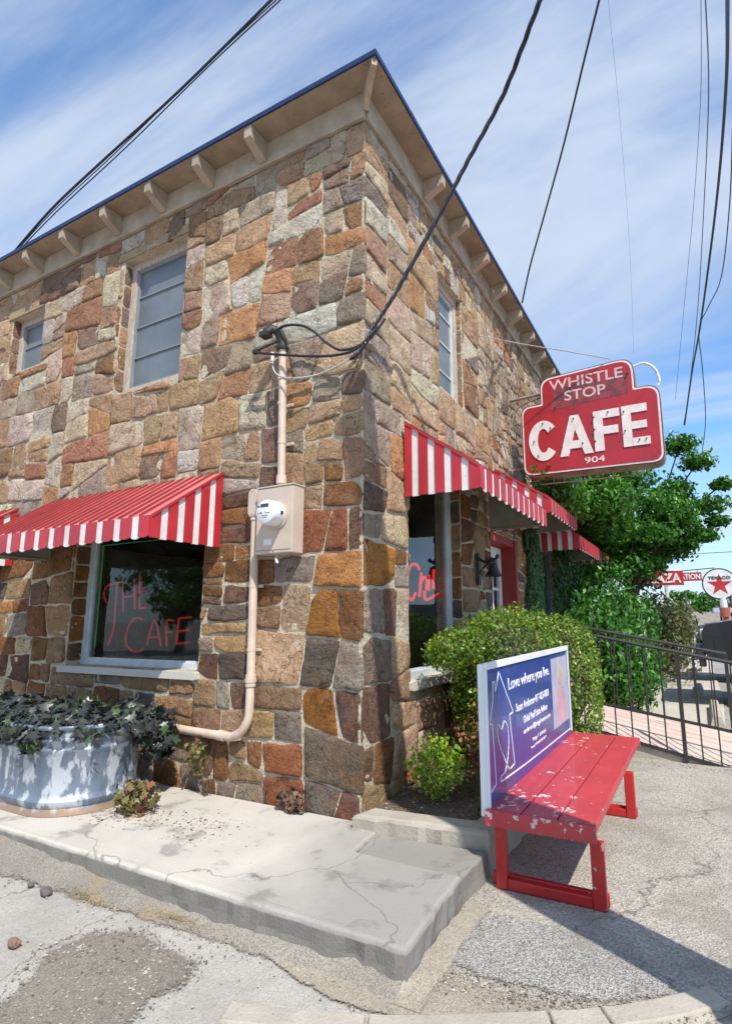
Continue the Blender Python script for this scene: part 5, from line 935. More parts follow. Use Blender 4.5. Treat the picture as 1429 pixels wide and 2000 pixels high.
# ---------------- foliage generators ----------------
SHAPES = {
 'leaf': ([(0,-.5,0),(.32,-.05,.05),(0,.5,-.06),(-.32,-.05,.05)], [(0,1,2,3)]),
 'fold': ([(0,-.5,0),(.28,-.1,.10),(0,.55,-.10),(-.28,-.1,.10),(0,-.02,0)], [(0,1,4),(1,2,4),(2,3,4),(3,0,4)]),
 'star': ([(0,-.45,0),(.12,-.30,.02),(.5,-.32,-.04),(.24,-.02,.03),(.42,.22,-.03),(.12,.16,.03),(0,.62,-.10),(-.12,.16,.03),(-.42,.22,-.03),(-.24,-.02,.03),(-.5,-.32,-.04),(-.12,-.30,.02)], [(0,1,3,5,7,9,11),(1,2,3),(3,4,5),(5,6,7),(7,8,9),(9,10,11)]),
}
def leaves(name, P, Nn, size, mat, shape='leaf', parent=None, seed=0, jit=.6, svar=.4, droop=.3, **k):
    r = np.random.default_rng(seed); sv, sf = SHAPES[shape]; sv = np.array(sv, float); n = len(P); P = np.asarray(P, float); Nn = np.asarray(Nn, float)+jit*r.standard_normal((n, 3)); Nn /= np.linalg.norm(Nn, axis=1, keepdims=True)+1e-9
    d = r.standard_normal((n, 3)); d[:, 2] -= droop*2; T = d-(d*Nn).sum(1, keepdims=True)*Nn; T /= np.linalg.norm(T, axis=1, keepdims=True)+1e-9; B = np.cross(Nn, T); s = size*(1-svar+2*svar*r.random(n))
    V = P[:, None, :]+s[:, None, None]*(sv[None, :, 0:1]*B[:, None, :]+sv[None, :, 1:2]*T[:, None, :]+sv[None, :, 2:3]*Nn[:, None, :])
    V = V.reshape(-1, 3); kk = len(sv)
    if parent is not None and k.pop('rel', True): V = V-np.array(parent.location)
    me = bpy.data.meshes.new(name); ls = []; lt = []; 
    for f in sf: pass
    base = np.arange(n)*kk; idx = []; starts = []; tot = []; c = 0
    per = [np.array(f) for f in sf]; flat = np.concatenate(per); ln = np.array([len(f) for f in per])
    li = (base[:, None]+flat[None, :]).ravel(); lens = np.tile(ln, n); st = np.concatenate([[0], np.cumsum(lens)[:-1]])
    me.vertices.add(len(V)); me.vertices.foreach_set('co', V.ravel()); me.loops.add(len(li)); me.loops.foreach_set('vertex_index', li.astype(np.int32)); me.polygons.add(len(lens)); me.polygons.foreach_set('loop_start', st.astype(np.int32)); me.polygons.foreach_set('loop_total', lens.astype(np.int32)); me.update(calc_edges=True); me.validate()
    me.materials.append(mat); o = bpy.data.objects.new(name, me); C.objects.link(o); o.parent = parent
    return tag(o, **{a: b for a, b in k.items()})
def ball(n, c, rad, seed, shell=.25, bump=.15, bf=2.2, zmin=None, power=2.0):
    """points through a lumpy super-ellipsoid, denser near its surface; normals point outwards"""
    r = np.random.default_rng(seed); D = r.standard_normal((n, 3)); D /= np.linalg.norm(D, axis=1, keepdims=True)
    if power != 2.0: s = (np.abs(D)**power).sum(1)**(-1/power); D2 = D*s[:, None]
    else: D2 = D
    k = np.array([1+bump*mn.noise(Vector(d*bf)+Vector((seed*3.1, 0, 0)))+bump*.6*mn.noise(Vector(d*bf*2.7)+Vector((0, seed*2.3, 0))) for d in D]); t = 1-shell*r.random(n)**1.5
    P = np.array(c)+D2*np.array(rad)*(k*t)[:, None]; Nn = D/np.array(rad); Nn /= np.linalg.norm(Nn, axis=1, keepdims=True)
    if zmin is not None: q = P[:, 2] > zmin; P, Nn = P[q], Nn[q]
    return P, Nn
def stems(name, base, tips, mat, parent, r=.006, seed=0):
    rr_ = random.Random(seed); m = MB(); o0 = Vector(parent.location) if parent else Vector()
    for tp in tips:
        a, b = Vector(base)+Vector((rr_.gauss(0, .02), rr_.gauss(0, .02), 0)), Vector(tp); mid = (a+b)/2+Vector((rr_.gauss(0, .04), rr_.gauss(0, .04), rr_.gauss(.02, .03)))*(b-a).length
        m.tube([p-o0 for p in smooth([a, mid, b], 4)], r, 5, r2=r*.35)
    return m.build(name, mat, parent)
M_bark = pm('bark', (.14,.10,.07), (.08,.06,.045), 14, .9, .6, 30, stretch=(3,3,.6))[0]
M_vinestem = pm('green stem', (.14,.16,.06), (.16,.08,.06), 10, .6)[0]
def core(name, c, rad, mat, parent, k=.72):
    bm = bmesh.new(); bmesh.ops.create_icosphere(bm, subdivisions=3, radius=1)
    for v in bm.verts: q = k*(1+.25*mn.noise(v.co*2)); v.co = Vector((c[0]+v.co.x*rad[0]*q, c[1]+v.co.y*rad[1]*q, c[2]+v.co.z*rad[2]*q))-Vector(parent.location)
    me = bpy.data.meshes.new(name); bm.to_mesh(me); bm.free(); me.materials.append(mat); o = bpy.data.objects.new(name, me); C.objects.link(o); o.parent = parent
# dark sweet-potato vine spilling from the tank
M_dk = leafmat('dark purple vine leaf', (.026,.030,.032), (.056,.062,.056), (.08,.13,.05), .08, .38, 3)
vp = empty('sweet_potato_vine', (-2.3,-.6,.52), 0, 'dark purple trailing vine plant filling and spilling over the tank planter', 'plant')
P1, N1 = ball(2300, (-2.72,-.62,.55), (1.12,.40,.17), 3, .4, .25, zmin=.5)
P2, N2 = ball(480, (-1.90,-.40,.55), (.24,.24,.17), 4, .6, .2)
P3, N3 = ball(420, (-2.5,-.95,.56), (.55,.09,.13), 5, .6, .2)
P4, N4 = ball(150, (-2.18,-1.0,.50), (.12,.05,.08), 15, .6, .2)
P5, N5 = ball(260, (-1.68,-.30,.45), (.13,.13,.20), 16, .6, .2)
leaves('foliage', np.concatenate([P1,P2,P3,P4,P5]), np.concatenate([N1,N2,N3,N4,N5])*[1,1,1.4], .085, M_dk, 'star', vp, 1, .75, .4, .6)
stems('stem', (-2.3,-.6,.5), [tuple(p) for p in np.concatenate([P1[::60], P2[::12], P3[::14], P5[::8]])], M_vinestem, vp, .005)
blades('grass_tuft', (-2.5,-.45,.60), 90, (.22,.12), .17, .004, M_grass, 5, 1.2, label='bright green grass blades growing among the dark vine in the tank', cat='grass')
blades('grass_tuft', (-2.18,-1.04,.46), 30, (.05,.02), .07, .004, M_grass, 6, 1.4, label='small green sprig hanging over the tank rim', cat='grass')
M_rg = leafmat('red-green succulent leaf', (.14,.12,.035), (.20,.17,.05), (.38,.12,.07), .15, .5, 8)
rg = empty('small_weed_plant', (-1.50,-.60,.0), 0, 'low reddish-green leafy plant at the right foot of the tank', 'plant')
Pq, Nq = ball(170, (-1.50,-.60,.10), (.19,.15,.12), 8, .8, .2); leaves('foliage', Pq, Nq, .06, M_rg, 'star', rg, 2, .6); stems('stem', (-1.50,-.60,.0), [tuple(p) for p in Pq[::9]], M_vinestem, rg, .004)
M_dead = leafmat('dead brown leaf', (.09,.05,.035), (.22,.13,.08), (.30,.10,.06), .05, .8, 8)
dd = empty('withered_plant', (-.50,-.12,.0), 0, 'withered brown plant at the wall foot left of the corner', 'plant')
Pq, Nq = ball(120, (-.50,-.10,.07), (.15,.06,.085), 9, .8, .2); leaves('foliage', Pq, Nq, .05, M_dead, 'star', dd, 3, .9, .4, 1); stems('stem', (-.5,-.10,.0), [tuple(p) for p in Pq[::6]], M_bark, dd, .003)
dd = empty('wall_foot_weeds', (-1.25,-.12,.0), 0, 'straggly weeds on the stone wall under the conduit end', 'plant')
Pq, Nq = ball(110, (-1.45,-.13,.30), (.12,.08,.16), 19, .8, .2); leaves('foliage', Pq, Nq, .045, M_rg, 'star', dd, 3, .9, .4, 1); stems('stem', (-1.35,-.10,.0), [tuple(p) for p in Pq[::8]], M_bark, dd, .003)
# lime and coppery nandina-like shrub in the bed
M_lime = leafmat('lime green leaf', (.16,.36,.02), (.36,.56,.03), (.50,.58,.05), .4, .45, 5); M_copper = leafmat('coppery leaf', (.10,.16,.03), (.34,.12,.05), (.45,.18,.10), .3, .5, 5)
ls_ = empty('lime_shrub', (.38,.52,.03), 0, 'small bright lime-green shrub at the wall corner in the planting bed', 'shrub')
Pq, Nq = ball(900, (.36,.50,.26), (.23,.22,.23), 21, .6, .35); leaves('foliage', Pq, Nq, .036, M_lime, 'leaf', ls_, 4, .9); stems('stem', (.38,.52,.03), [tuple(p) for p in Pq[::40]], M_vinestem, ls_, .004)
cs_ = empty('coppery_shrub', (.62,.70,.03), 0, 'coppery red and green shrub between the lime shrub and the hedge', 'shrub')
Pq, Nq = ball(1100, (.62,.86,.38), (.24,.30,.30), 22, .6, .35); leaves('foliage', Pq, Nq, .036, M_copper, 'leaf', cs_, 5, .7); stems('stem', (.62,.70,.03), [tuple(p) for p in Pq[::40]], M_vinestem, cs_, .004)
cs_ = empty('bed_weed', (.82,.25,.03), 0, 'little green weed growing beside the board frame', 'plant')
Pq, Nq = ball(160, (.82,.25,.12), (.07,.09,.10), 24, .8, .3); leaves('foliage', Pq, Nq, .03, M_copper, 'leaf', cs_, 6, .7); stems('stem', (.82,.25,.03), [tuple(p) for p in Pq[::16]], M_vinestem, cs_, .003)
# clipped hedge behind the board
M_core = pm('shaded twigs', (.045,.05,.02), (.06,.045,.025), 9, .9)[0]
M_box1 = leafmat('boxwood leaf', (.06,.15,.014), (.24,.37,.035), (.52,.44,.07), .32, .4, 2.2)
hd = empty('clipped_hedge', (.80,2.2,.03), 0, 'rounded clipped yellow-green hedge bush behind the advertising board', 'hedge')
Pa, Na = ball(14000, (.50,1.92,.84), (.43,.95,.60), 31, .22, .12, 4, zmin=.05, power=2.6)
Pc, Nc = ball(12000, (.70,2.75,.64), (.52,.52,.74), 33, .2, .08, 4, zmin=.05, power=2.8)
Pb, Nb = ball(2600, (.36,1.0,1.08), (.30,.34,.19), 32, .5, .2, 3)
leaves('foliage', np.concatenate([Pa,Pc,Pb]), np.concatenate([Na,Nc,Nb]), .033, M_box1, 'leaf', hd, 7, .75)
core('shade_core', (.50,1.92,.84), (.42,.92,.58), M_core, hd, .80); core('shade_core', (.70,2.75,.62), (.50,.50,.72), M_core, hd, .80)  # solid dark cores; the shade between inner leaves is put into their colour
# ivy on the wall, beside the door and below the far awning
M_ivy = leafmat('ivy leaf', (.02,.075,.012), (.055,.15,.02), None, .2, .4, 1.2)
iv_ = empty('climbing_ivy', (.03,5.0,0), 0, 'green climbing ivy covering the pillar right of the cafe door', 'climbing plant')
r_ = np.random.default_rng(5); n = 5200; Y = 4.35+ (r_.random(n)**.8)*.65; Z = r_.random(n)*2.75; q = (Y > 4.4+.06*np.sin(Z*7)); X = .045+.10*r_.random(n)*np.minimum(1, (Y-4.3)*3); Pv = np.stack([X, Y, Z], 1)[q]; leaves('foliage', Pv, np.tile([1., -.5, .15], (len(Pv), 1)), .062, M_ivy, 'fold', iv_, 8, .45, .35, 1.2)
iv_ = empty('climbing_ivy', (.03,7.5,0), 0, 'darker ivy hanging below the lower far awning', 'climbing plant')
n = 6500; Y = 5.9+3.6*r_.random(n); Z = 2.6*r_.random(n)**.9; X = .05+.35*r_.random(n)**2; leaves('foliage', np.stack([X, Y, Z], 1), np.tile([1., -.5, .1], (n, 1)), .075, M_ivy, 'fold', iv_, 9, .5, .35, 1.2)
m = MB(); rr_ = random.Random(3)   # dead vine stems on the upper right wall
for i in range(70):
    y = rr_.uniform(2.5, 9.0); z = rr_.uniform(3.0, 4.6) if y > 4.6 else rr_.uniform(3.3, 4.9); P = [Vector((.045, y, z))]; a = rr_.uniform(70, 110)
    for k in range(rr_.randint(8, 20)):
        a += rr_.gauss(0, 16); P.append(P[-1]+Vector((rr_.gauss(0, .008), math.cos(R(a))*.11, math.sin(R(a))*.11))); P[-1].x = min(max(P[-1].x, .04), .09)
        if P[-1].z > 5.62: break
    m.tube(P, rr_.uniform(.003, .008), 5, r2=.002)
for i in range(26):
    y = rr_.uniform(2.3, 8); P = [Vector((rr_.uniform(.08, .2), y, 5.78))]; vx, vy = rr_.gauss(0, .03), rr_.gauss(0, .04)
    for k in range(rr_.randint(4, 8)): vx += rr_.gauss(0, .015); vy += rr_.gauss(0, .03); P.append(P[-1]+Vector((vx, vy, -.05+rr_.gauss(0, .02))))
    m.tube(P, .004, 5, r2=.0015)
m.build('dead_vine_stems', pm('dead vine wood', (.30,.235,.175), (.16,.12,.09), 8, .9)[0], None, kind='stuff')
M_tr0 = leafmat('bright vine leaf', (.03,.12,.012), (.09,.26,.02), (.18,.36,.04), .38, .35, .9)
# tall shrubs between ramp and walkway
M_sh = leafmat('long green leaf', (.03,.13,.015), (.09,.27,.03), (.16,.36,.05), .35, .4, 1.2)
M_sh2 = leafmat('brownish green leaf', (.05,.10,.02), (.15,.17,.05), (.30,.16,.08), .3, .5, 1.2)
def shrub(name, c, rad, n, sz, mat, seed, label, sub=9, shape='fold', cat='shrub', base=None, grp=None):
    e_ = empty(name, (c[0], c[1], G), 0, label, cat, grp); r = np.random.default_rng(seed); Ps = []; Ns = []
    for i in range(sub):
        d = r.standard_normal(3); d /= np.linalg.norm(d); cc = np.array(c)+d*np.array(rad)*.58*r.random()**.4; k = .42+.28*r.random(); p, q = ball(n//sub, cc, np.array(rad)*k, seed*13+i, .55, .3); Ps.append(p); Ns.append(q)
    P, Nn = np.concatenate(Ps), np.concatenate(Ns); k = P[:, 2] > G+.02; P, Nn = P[k], Nn[k]; leaves('foliage', P, Nn, sz, mat, shape, e_, seed, .7, .4, .8)
    b0 = base or (c[0], c[1], G); stems('stem', b0, [tuple(p) for p in P[::max(1, len(P)//26)]], M_bark, e_, .018, seed); return e_
shrub('leafy_shrub', (.95,5.9,.75), (.75,1.1,1.05), 7000, .085, M_sh, 41, 'big bright green leafy shrub just beyond the ramp railing', 12)
shrub('leafy_shrub', (.75,7.6,1.15), (.9,1.3,1.35), 6500, .09, M_sh, 42, 'taller green shrub behind the railing under the tree crown', 12)
shrub('leafy_shrub', (1.15,11.2,1.0), (1.0,2.0,1.3), 6000, .10, M_sh2, 43, 'brownish-green shrub along the walkway in front of the red plaza sign post', 12)
shrub('leafy_shrub', (1.0,15.0,.9), (1.2,2.2,1.2), 4500, .11, M_sh2, 44, 'farthest reddish-green shrub bending over the walkway by the parked cars', 10)
shrub('wall_vine', (.42,5.6,3.32), (.34,1.6,.36), 4200, .09, M_tr0, 61, 'leafy vine on the wall just above the door awning', 12, 'fold', 'climbing plant', base=(.05,5.2,2.9))
shrub('wall_vine', (.75,7.3,3.4), (.6,1.3,.75), 5200, .095, M_tr0, 62, 'denser bright vine mass over the farthest awnings under the cafe sign', 12, 'fold', 'climbing plant', base=(.05,7.3,2.9))
# big tree beyond the building end
def tree(c, base, rad, n, sz, mat, seed, label, sub=26, tr=.13, grp=None, clumps=None, name='broadleaf_tree'):
    e_ = empty(name, base, 0, label, 'tree', grp); r = np.random.default_rng(seed); Ps = []; Ns = []; tips = []
    for i in range(sub):
        d = r.standard_normal(3); d /= np.linalg.norm(d); cc = np.array(c)+d*np.array(rad)*(.35+.55*r.random()); k = .20+.16*r.random(); tips.append(tuple(cc)); p, q = ball(n//sub, cc, np.array(rad)*k*np.array([1, 1, .8]), seed*17+i, .8, .45); Ps.append(p); Ns.append(q+[0, 0, .3])
    for (cx, cy, cz, rr2) in clumps or []: tips.append((cx, cy, cz)); p, q = ball(int(n/sub*.7), (cx, cy, cz), (rr2, rr2, rr2*.55), seed*19+int(cx*100), .9, .5); Ps.append(p); Ns.append(q+[0, 0, .3])
    leaves('crown', np.concatenate(Ps), np.concatenate(Ns), sz, mat, 'fold', e_, seed, .75, .4, .8)
    m = MB(); o0 = Vector(base); top = Vector(c)+Vector((0, 0, -rad[2]*.2)); q = [o0, o0+(top-o0)*.35+Vector((.1,.05,0)), o0+(top-o0)*.7, top]; m.tube([p-o0 for p in smooth(q, 4)], tr, 10, r2=tr*.5)
    for tp in tips: t0 = o0+(top-o0)*random.Random(len(m.v)).uniform(.5, .95); tp = Vector(tp); mid = (t0+tp)/2+Vector((0, 0, .15)); m.tube([p-o0 for p in smooth([t0, mid, tp], 4)], tr*.3, 6, r2=.012)
    m.build('trunk', M_bark, e_, smooth=True); return e_
M_tr = leafmat('tree leaf', (.03,.12,.014), (.085,.26,.025), (.17,.36,.045), .4, .35, .7)
tree((.95,9.7,3.35), (.9,9.7,G), (1.65,1.75,1.75), 32000, .10, M_tr, 51, 'large bushy green tree beyond the far end of the building behind the cafe sign', 30, clumps=[(2.55,9.2,3.6,.42),(2.85,9.2,4.0,.22),(2.45,9.3,4.55,.35),(2.15,9.4,5.0,.4),(2.4,9.2,3.0,.3),(2.05,9.2,2.85,.28),(1.45,9.0,2.45,.3),(1.15,8.8,2.3,.3),(2.7,9.2,3.25,.2),(.55,6.9,3.95,.38),(.75,7.3,3.5,.45),(.95,7.6,4.1,.45),(.7,7.9,4.5,.4),(1.2,8.0,3.0,.5),(1.5,8.2,3.6,.5),(1.6,8.6,3.0,.45),(1.0,8.3,2.4,.5),(2.0,9.0,3.3,.5)])
tree((4.6,48,2.8), (4.6,48,G), (2.9,2.9,2.2), 3500, .30, M_tr, 52, 'distant round green tree behind the star sign', 16, .25)
tree((1.2,52,2.2), (1.2,52,G), (2.2,2.2,1.7), 2600, .28, M_tr, 53, 'distant lower tree left of the star sign pole', 12, .2)
tree((8.6,50,3.0), (8.6,50,G), (2.9,2.9,2.2), 3000, .30, M_tr, 54, 'distant tree cut by the right edge behind the trucks', 12, .25)
# trees across the street behind the viewer: they show in the window glass
tree((-3.5,-15,3.2), (-3.5,-15,G), (3.2,3.0,2.4), 3500, .3, M_tr, 57, 'third tree across the street behind the viewer', 18, .25)
tree((-21,-16,3.2), (-21,-16,G), (4.2,3.0,2.8), 3500, .3, M_tr, 58, 'fourth tree across the street, far to the left', 18, .25)
tree((-9.5,-17,3.6), (-9.5,-17,G), (3.0,3.0,2.4), 3500, .3, M_tr, 55, 'tree across the street, mirrored in the left shop window', 18, .25)
tree((-15.5,-19,3.0), (-15.5,-19,G), (3.4,3.0,2.2), 3500, .3, M_tr, 56, 'second tree across the street, mirrored at the edge of the shop window', 18, .25)
# ---------------- ramp and railings ----------------
M_deck, t, b, col, noise, ramp, mix, l, mp = pm('worn pinkish ramp paint', (.56,.44,.37), (.50,.40,.34), 4, .8, .3, 30)
mp.inputs['Scale'].default_value = (.6, 5, 1)
l(mix(ramp(noise(4, 7), .62, .66), mix(ramp(noise(2.2, 4), .56, .72), col, (.52,.24,.21)), (.24,.18,.16)), b.inputs['Base Color'])
rp = empty('wheelchair_ramp', (1.5,3.85,G), 0, 'sloping wooden ramp with worn pink paint leading up to the cafe door', 'ramp')
zn = lambda x: .31-.21*x; zf_ = lambda x: .385-.16*x
def quadslab(x0, x1, y0, y1, th):
    a, b_, c, d = zn(x0), zn(x1), zf_(x1), zf_(x0); s = (y0-3.3)/1.05; e2 = (y1-3.3)/1.05
    z00, z10 = a+(d-a)*s, b_+(c-b_)*s; z01, z11 = a+(d-a)*e2, b_+(c-b_)*e2
    return [(x0,y0,z00),(x1,y0,z10),(x1,y1,z11),(x0,y1,z01),(x0,y0,z00-th),(x1,y0,z10-th),(x1,y1,z11-th),(x0,y1,z01-th)], [(0,1,2,3),(7,6,5,4),(0,4,5,1),(1,5,6,2),(2,6,7,3),(3,7,4,0)]
m = MB()
for k in range(7): v, f = quadslab(.3, 2.75, 3.34+k*.145, 3.34+k*.145+.137, .03); m.add(v, f)
ch(m, 'ramp_deck', M_deck, rp)
m = MB(); m.add([(.3,3.32,zn(.3)-.03),(2.45,3.32,zn(2.45)-.0),(2.45,3.32,-.17),(.3,3.32,-.17),(.3,3.40,zn(.3)-.03),(2.45,3.40,zn(2.45)-.0),(2.45,3.40,-.17),(.3,3.40,-.17)], [(0,1,2,3),(7,6,5,4),(0,4,5,1),(1,5,6,2),(2,6,7,3),(3,7,4,0)]); ch(m, 'stone_footing', M_curb, rp)
def railing(y, ztop, zbot, x0, x1, step, label, post):
    e_ = empty('handrail', (x0, y, G), 0, label, 'railing', 'railings of the ramp')
    m = MB(); m.tube([(x0,y,ztop(x0)),(x1,y,ztop(x1))], .021, 8); ch(m, 'top_rail', M_black, e_)
    m = MB(); m.add([(x0,y-.012,zbot(x0)),(x1,y-.012,zbot(x1)),(x1,y+.012,zbot(x1)),(x0,y+.012,zbot(x0)),(x0,y-.012,zbot(x0)+.034),(x1,y-.012,zbot(x1)+.034),(x1,y+.012,zbot(x1)+.034),(x0,y+.012,zbot(x0)+.034)], [(0,3,2,1),(4,5,6,7),(0,1,5,4),(1,2,6,5),(2,3,7,6),(3,0,4,7)]); ch(m, 'bottom_rail', M_black, e_)
    x = x0+.02
    while x < x1: m = MB(); m.tube([(x,y,zbot(x)+.03),(x,y,ztop(x))], .0085, 6); ch(m, 'baluster', M_black, e_); x += step
    for x in post: m = MB(); m.box((x-.02,y-.02,min(zbot(x),G+.01)),(x+.02,y+.02,ztop(x))); ch(m, 'post', M_black, e_)
    return e_
railing(3.3, lambda x: 1.36-.197*x, lambda x: zn(x)-.005, .75, 3.4, .165, 'nearer black metal railing of the ramp with slanted top rail', (1.93, 3.38))
railing(4.38, lambda x: 1.375-.193*x, lambda x: zf_(x)+.0, .6, 2.43, .18, 'farther black metal railing of the ramp behind the nearer one', (2.42,))
# ---------------- distant signs ----------------
M_sr = pm('red road sign paint', (.50,.03,.03), None, 3, .4)[0]; M_sw = pm('white road sign paint', (.75,.75,.74), None, 3, .4)[0]; M_sk = pm('black sign paint', (.02,.02,.02), None, 3, .4)[0]
ps = empty('plaza_sign', (1.45,20,G), 0, 'red sign reading Plaza on a pale post, partly behind the tree leaves', 'sign')
fQ = lambda yy: (lambda x, z, d: Vector((x, yy+d, z)))
m = MB(); m.prism([(.38,2.56),(1.80,2.54),(1.80,3.08),(.38,3.16)], fQ(20), 0, .12); ch(m, 'sign_panel', M_sr, ps)
text('PLAZA', 'lettering', M_sw, ps, fQ(20), .46, 1.72, 2.64, 3.0, -.02, -.001, off=.03)
m = MB(); m.tube([(1.20,20.06,G),(1.18,20.06,2.54)], .07, 10); ch(m, 'post', pm('pale post', (.55,.55,.52), (.4,.38,.36), 3, .6)[0], ps)
ss = empty('service_station_sign', (2.9,25,G), 0, 'round white star sign on a white and rusty pole with a red arm panel', 'sign')
cx_, cz_ = 3.13, 2.80; circ = lambda r: [(cx_+r*math.cos(2*math.pi*k/36), cz_+r*math.sin(2*math.pi*k/36)) for k in range(36)]
m = MB(); m.prism(circ(.70), fQ(25), 0, .15); ch(m, 'disc_rim', M_sk, ss)
m = MB(); m.prism(circ(.645), fQ(25), -.01, -.001); ch(m, 'disc_face', M_sw, ss)
st = [(cx_+(.50 if k % 2 == 0 else .195)*math.sin(math.pi*k/5), cz_-.05+(.50 if k % 2 == 0 else .195)*math.cos(math.pi*k/5)) for k in range(10)]
m = MB(); m.prism(st, fQ(25), -.02, -.0105); ch(m, 'star', M_sr, ss)
text('TEXACO', 'lettering', M_sk, ss, fQ(25), cx_-.44, cx_+.44, cz_+.20, cz_+.34, -.028, -.0205, off=.03)
m = MB(); m.tube([(3.2,25.08,2.2),(3.22,25.08,1.55)], .14, 12); ch(m, 'upper_pole', M_sw, ss)
m = MB(); m.tube([(3.22,25.08,1.75),(3.24,25.08,1.35)], .21, 12, r2=.2); m.tube([(3.24,25.08,1.35),(3.25,25.08,G)], .12, 12); ch(m, 'pole_base', pm('rusty red pole', (.35,.10,.05), (.25,.08,.05), 5, .7)[0], ss)
m = MB(); m.prism([(1.25,2.97),(2.46,2.97),(2.46,3.36),(1.25,3.36)], fQ(25.02), 0, .06); ch(m, 'arm_panel', M_sr, ss)
text('STATION', 'lettering', M_sw, ss, fQ(25), 1.32, 2.40, 3.04, 3.29, .0, .019, off=.03)
m = MB(); m.tube([(1.2,25.05,3.42),(3.0,25.05,3.52)], .025, 6); m.tube([(1.6,25.05,3.36),(1.6,25.05,3.44)], .015, 6); m.tube([(2.3,25.05,3.36),(2.3,25.05,3.48)], .015, 6); ch(m, 'arm', M_sk, ss)
gp = MB(); gp.tube([(1.6,34,G),(1.6,34,2.9)], .05, 8); gp.build('utility_pole', M_bark, None, label='distant dark utility pole left of the star sign', cat='utility pole')
cn = empty('fuel_station_canopy', (5,46,G), 0, 'distant flat pale blue fuel station canopy beyond the trucks', 'canopy')
m = MB(); m.box((3.2,44,1.65),(8.5,50,2.0)); ch(m, 'canopy_roof', pm('pale blue fascia', (.42,.50,.60), None, 3, .5)[0], cn)
m = MB()
for x in (3.6, 6.2, 8.2): m.box((x,45,G),(x+.15,45.15,1.65))
ch(m, 'canopy_post', M_sk, cn)
hb = empty('distant_store', (5,75,G), 0, 'far low beige store building near the horizon', 'building')
m = MB(); m.box((-1,74,G),(22,84,2.6)); ch(m, 'wall', pm('beige far wall', (.45,.38,.32), None, 3, .8)[0], hb); m = MB(); m.box((-1.3,73.7,2.6),(22.3,84.3,2.95)); ch(m, 'roof', pm('far roof', (.25,.22,.2), None, 3, .8)[0], hb)
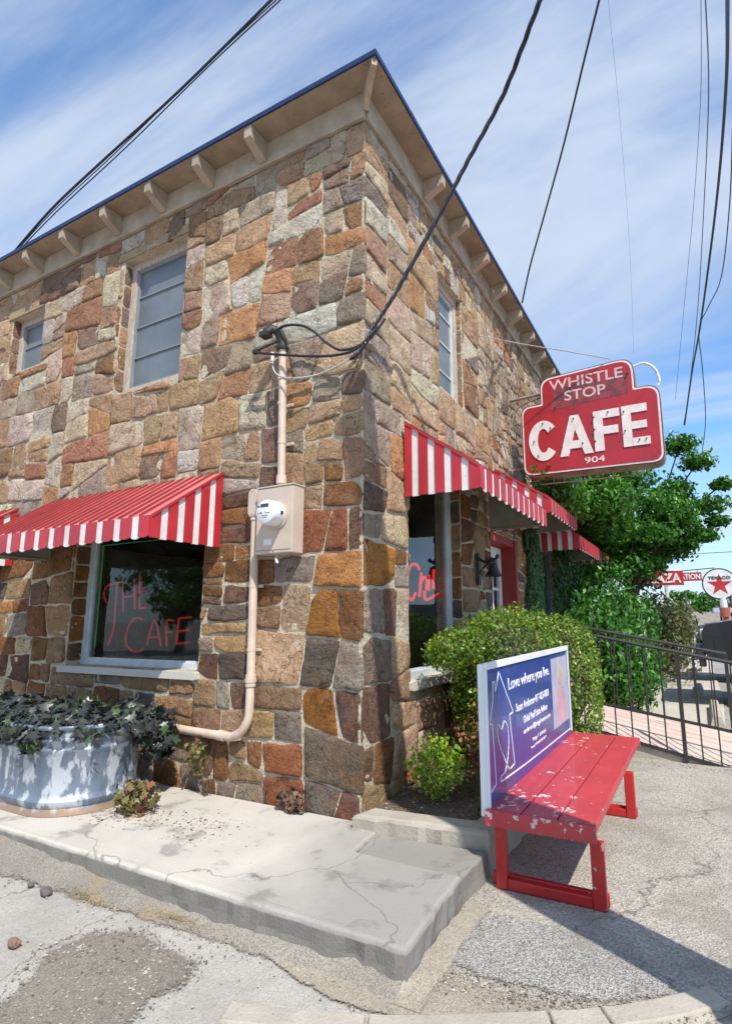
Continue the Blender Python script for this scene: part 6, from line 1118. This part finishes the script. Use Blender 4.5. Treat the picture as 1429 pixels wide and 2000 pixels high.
# ---------------- trucks ----------------
def car_mats(nm, c):
    return pm(nm, c, [v*.85 for v in c], 2, .3, coat=.35)[0]
M_glsd = pm('dark tinted glass', (.015,.018,.022), None, 3, .05, spec=.9)[0]; M_chr = pm('chrome', (.55,.55,.56), (.45,.45,.46), 4, .15, met=1)[0]; M_rub = pm('tyre rubber', (.02,.02,.02), None, 8, .85)[0]; M_lamp = pm('headlamp glass', (.65,.67,.70), (.5,.52,.55), 20, .1, coat=1)[0]
def pickup(name, loc, mat, label, rz=0, lift=0.0, trim=None):
    e_ = empty(name, loc, rz, label, 'pickup truck', 'dark vehicles parked nose-in beside the walkway'); trim = trim or M_chr
    def q(m, nm, mt, **k): return m.build(nm, mt, e_, **k)
    W = .95; zz = lift
    fy = lambda x, z, d: Vector((x, d, z+zz))
    m = MB(); body = [(.10,.55),(.02,.75),(.03,1.02),(.10,1.13),(.5,1.2),(1.45,1.27),(1.5,1.27),(5.55,1.25),(5.6,.62),(5.0,.52),(4.95,.62),(4.82,.82),(4.5,.92),(4.18,.82),(4.05,.62),(4.0,.5),(1.6,.48),(1.5,.62),(1.38,.82),(1.08,.92),(.76,.82),(.64,.62),(.6,.52)]
    m.prism(body, fy, -W, W); q(m, 'body', mat, bevel=.035)
    m = MB(); cab = [(1.48,1.24),(2.15,1.80),(2.35,1.86),(3.6,1.86),(3.8,1.80),(4.0,1.24)]
    def fc(x, z, d): k = 1-.13*max(0, (z-1.24)/.62); return Vector((x, d*k, z+zz))
    m.prism(cab, fc, -W*.97, W*.97); q(m, 'cab', mat, bevel=.03)
    m = MB(); m.add([Vector((1.60,-.80,1.30+zz)), Vector((1.60,.80,1.30+zz)), Vector((2.10,.72,1.77+zz)), Vector((2.10,-.72,1.77+zz))], [(0,1,2,3)]); 
    for v in range(4): m.v[v] = (m.v[v][0]-.045, m.v[v][1], m.v[v][2]+.04)
    q(m, 'windscreen', M_glsd)
    for s in (-1, 1):
        for (a, b2, c, d) in ((1.85,2.75,2.22,2.75),(2.83,3.62,2.83,3.5)):
            m = MB(); m.add([Vector((a,s*.935,1.3+zz)), Vector((b2,s*.935,1.3+zz)), Vector((d,s*.845,1.76+zz)), Vector((c,s*.845,1.76+zz))], [(0,1,2,3)]); q(m, 'side_window', M_glsd)
        m = MB(); m.box((1.85,s*.96 if s > 0 else -1.18,1.28+zz),(2.0,1.18 if s > 0 else -.96,1.46+zz)); q(m, 'wing_mirror', mat, bevel=.02)
        m = MB(); m.box((-.005,s*.56 if s > 0 else -.9,.86+zz),(.22,.9 if s > 0 else -.56,1.06+zz)); q(m, 'headlight', M_lamp, bevel=.02)
        for x in (1.07, 4.5):
            m = MB(); c = (x, s*.84, .39+zz*.6); m.lathe([(.25,-.11),(.36,-.12),(.39,-.08),(.39,.08),(.36,.12),(.25,.11)], c, 'y', 26); wh = q(m, 'wheel', M_rub, smooth=True)
            m = MB(); m.lathe([(.05,s*.11),(.10,s*.125),(.22,s*.08),(.25,s*.115),(.255,s*.11)], c, 'y', 20); m.build('rim', M_chr, wh, smooth=True)
    m = MB(); m.box((-.01,-.52,.80+zz),(.10,.52,1.08+zz)); gr = q(m, 'grille', M_black, bevel=.02)
    m = MB()
    for z in (.85, .92, .99): m.box((-.022,-.5,z+zz),(-.011,.5,z+.016+zz))
    m.build('grille_bar', trim, gr)
    m = MB(); m.box((-.09,-.93,.56+zz),(.06,.93,.74+zz)); q(m, 'bumper', trim, bevel=.03)
    m = MB(); m.box((-.05,-.90,.42+zz),(.06,.90,.55+zz)); q(m, 'valance', M_black, bevel=.02)
    return e_
M_kb = car_mats('black truck paint', (.012,.012,.014))
pickup('pickup_truck', (2.17,8.4,G), M_kb, 'nearest black pickup truck, nose cut off by the right edge of the photo', 0, .24, M_black)
pickup('pickup_truck', (2.08,12.6,G), car_mats('dark grey truck paint', (.03,.03,.035)), 'second dark pickup truck, just left of the nearest one', 0, .08, M_chr)
pickup('pickup_truck', (2.0,27.5,G), car_mats('dark blue car paint', (.025,.04,.06)), 'farthest small dark blue vehicle above the walkway end', 0, -.05, M_chr)
M_ws = pm('wheel stop concrete', (.50,.44,.36), (.36,.31,.26), 6, .9, .4, 40)[0]
for (x, y, lb) in ((2.28,6.5,'nearest tan parking bumper block lying at the right edge'),(2.05,9.6,'middle parking bumper block in front of the nearest truck'),(1.95,13.2,'farthest parking bumper block along the walkway')):
    m = MB(); m.prism([(x-.09,G),(x-.05,G+.14),(x+.05,G+.14),(x+.09,G)], lambda a, z, d: Vector((a, d, z)), y-.9, y+.9); m.build('wheel_stop', M_ws, None, bevel=.015, label=lb, cat='wheel stop', group='parking bumper blocks along the walkway')
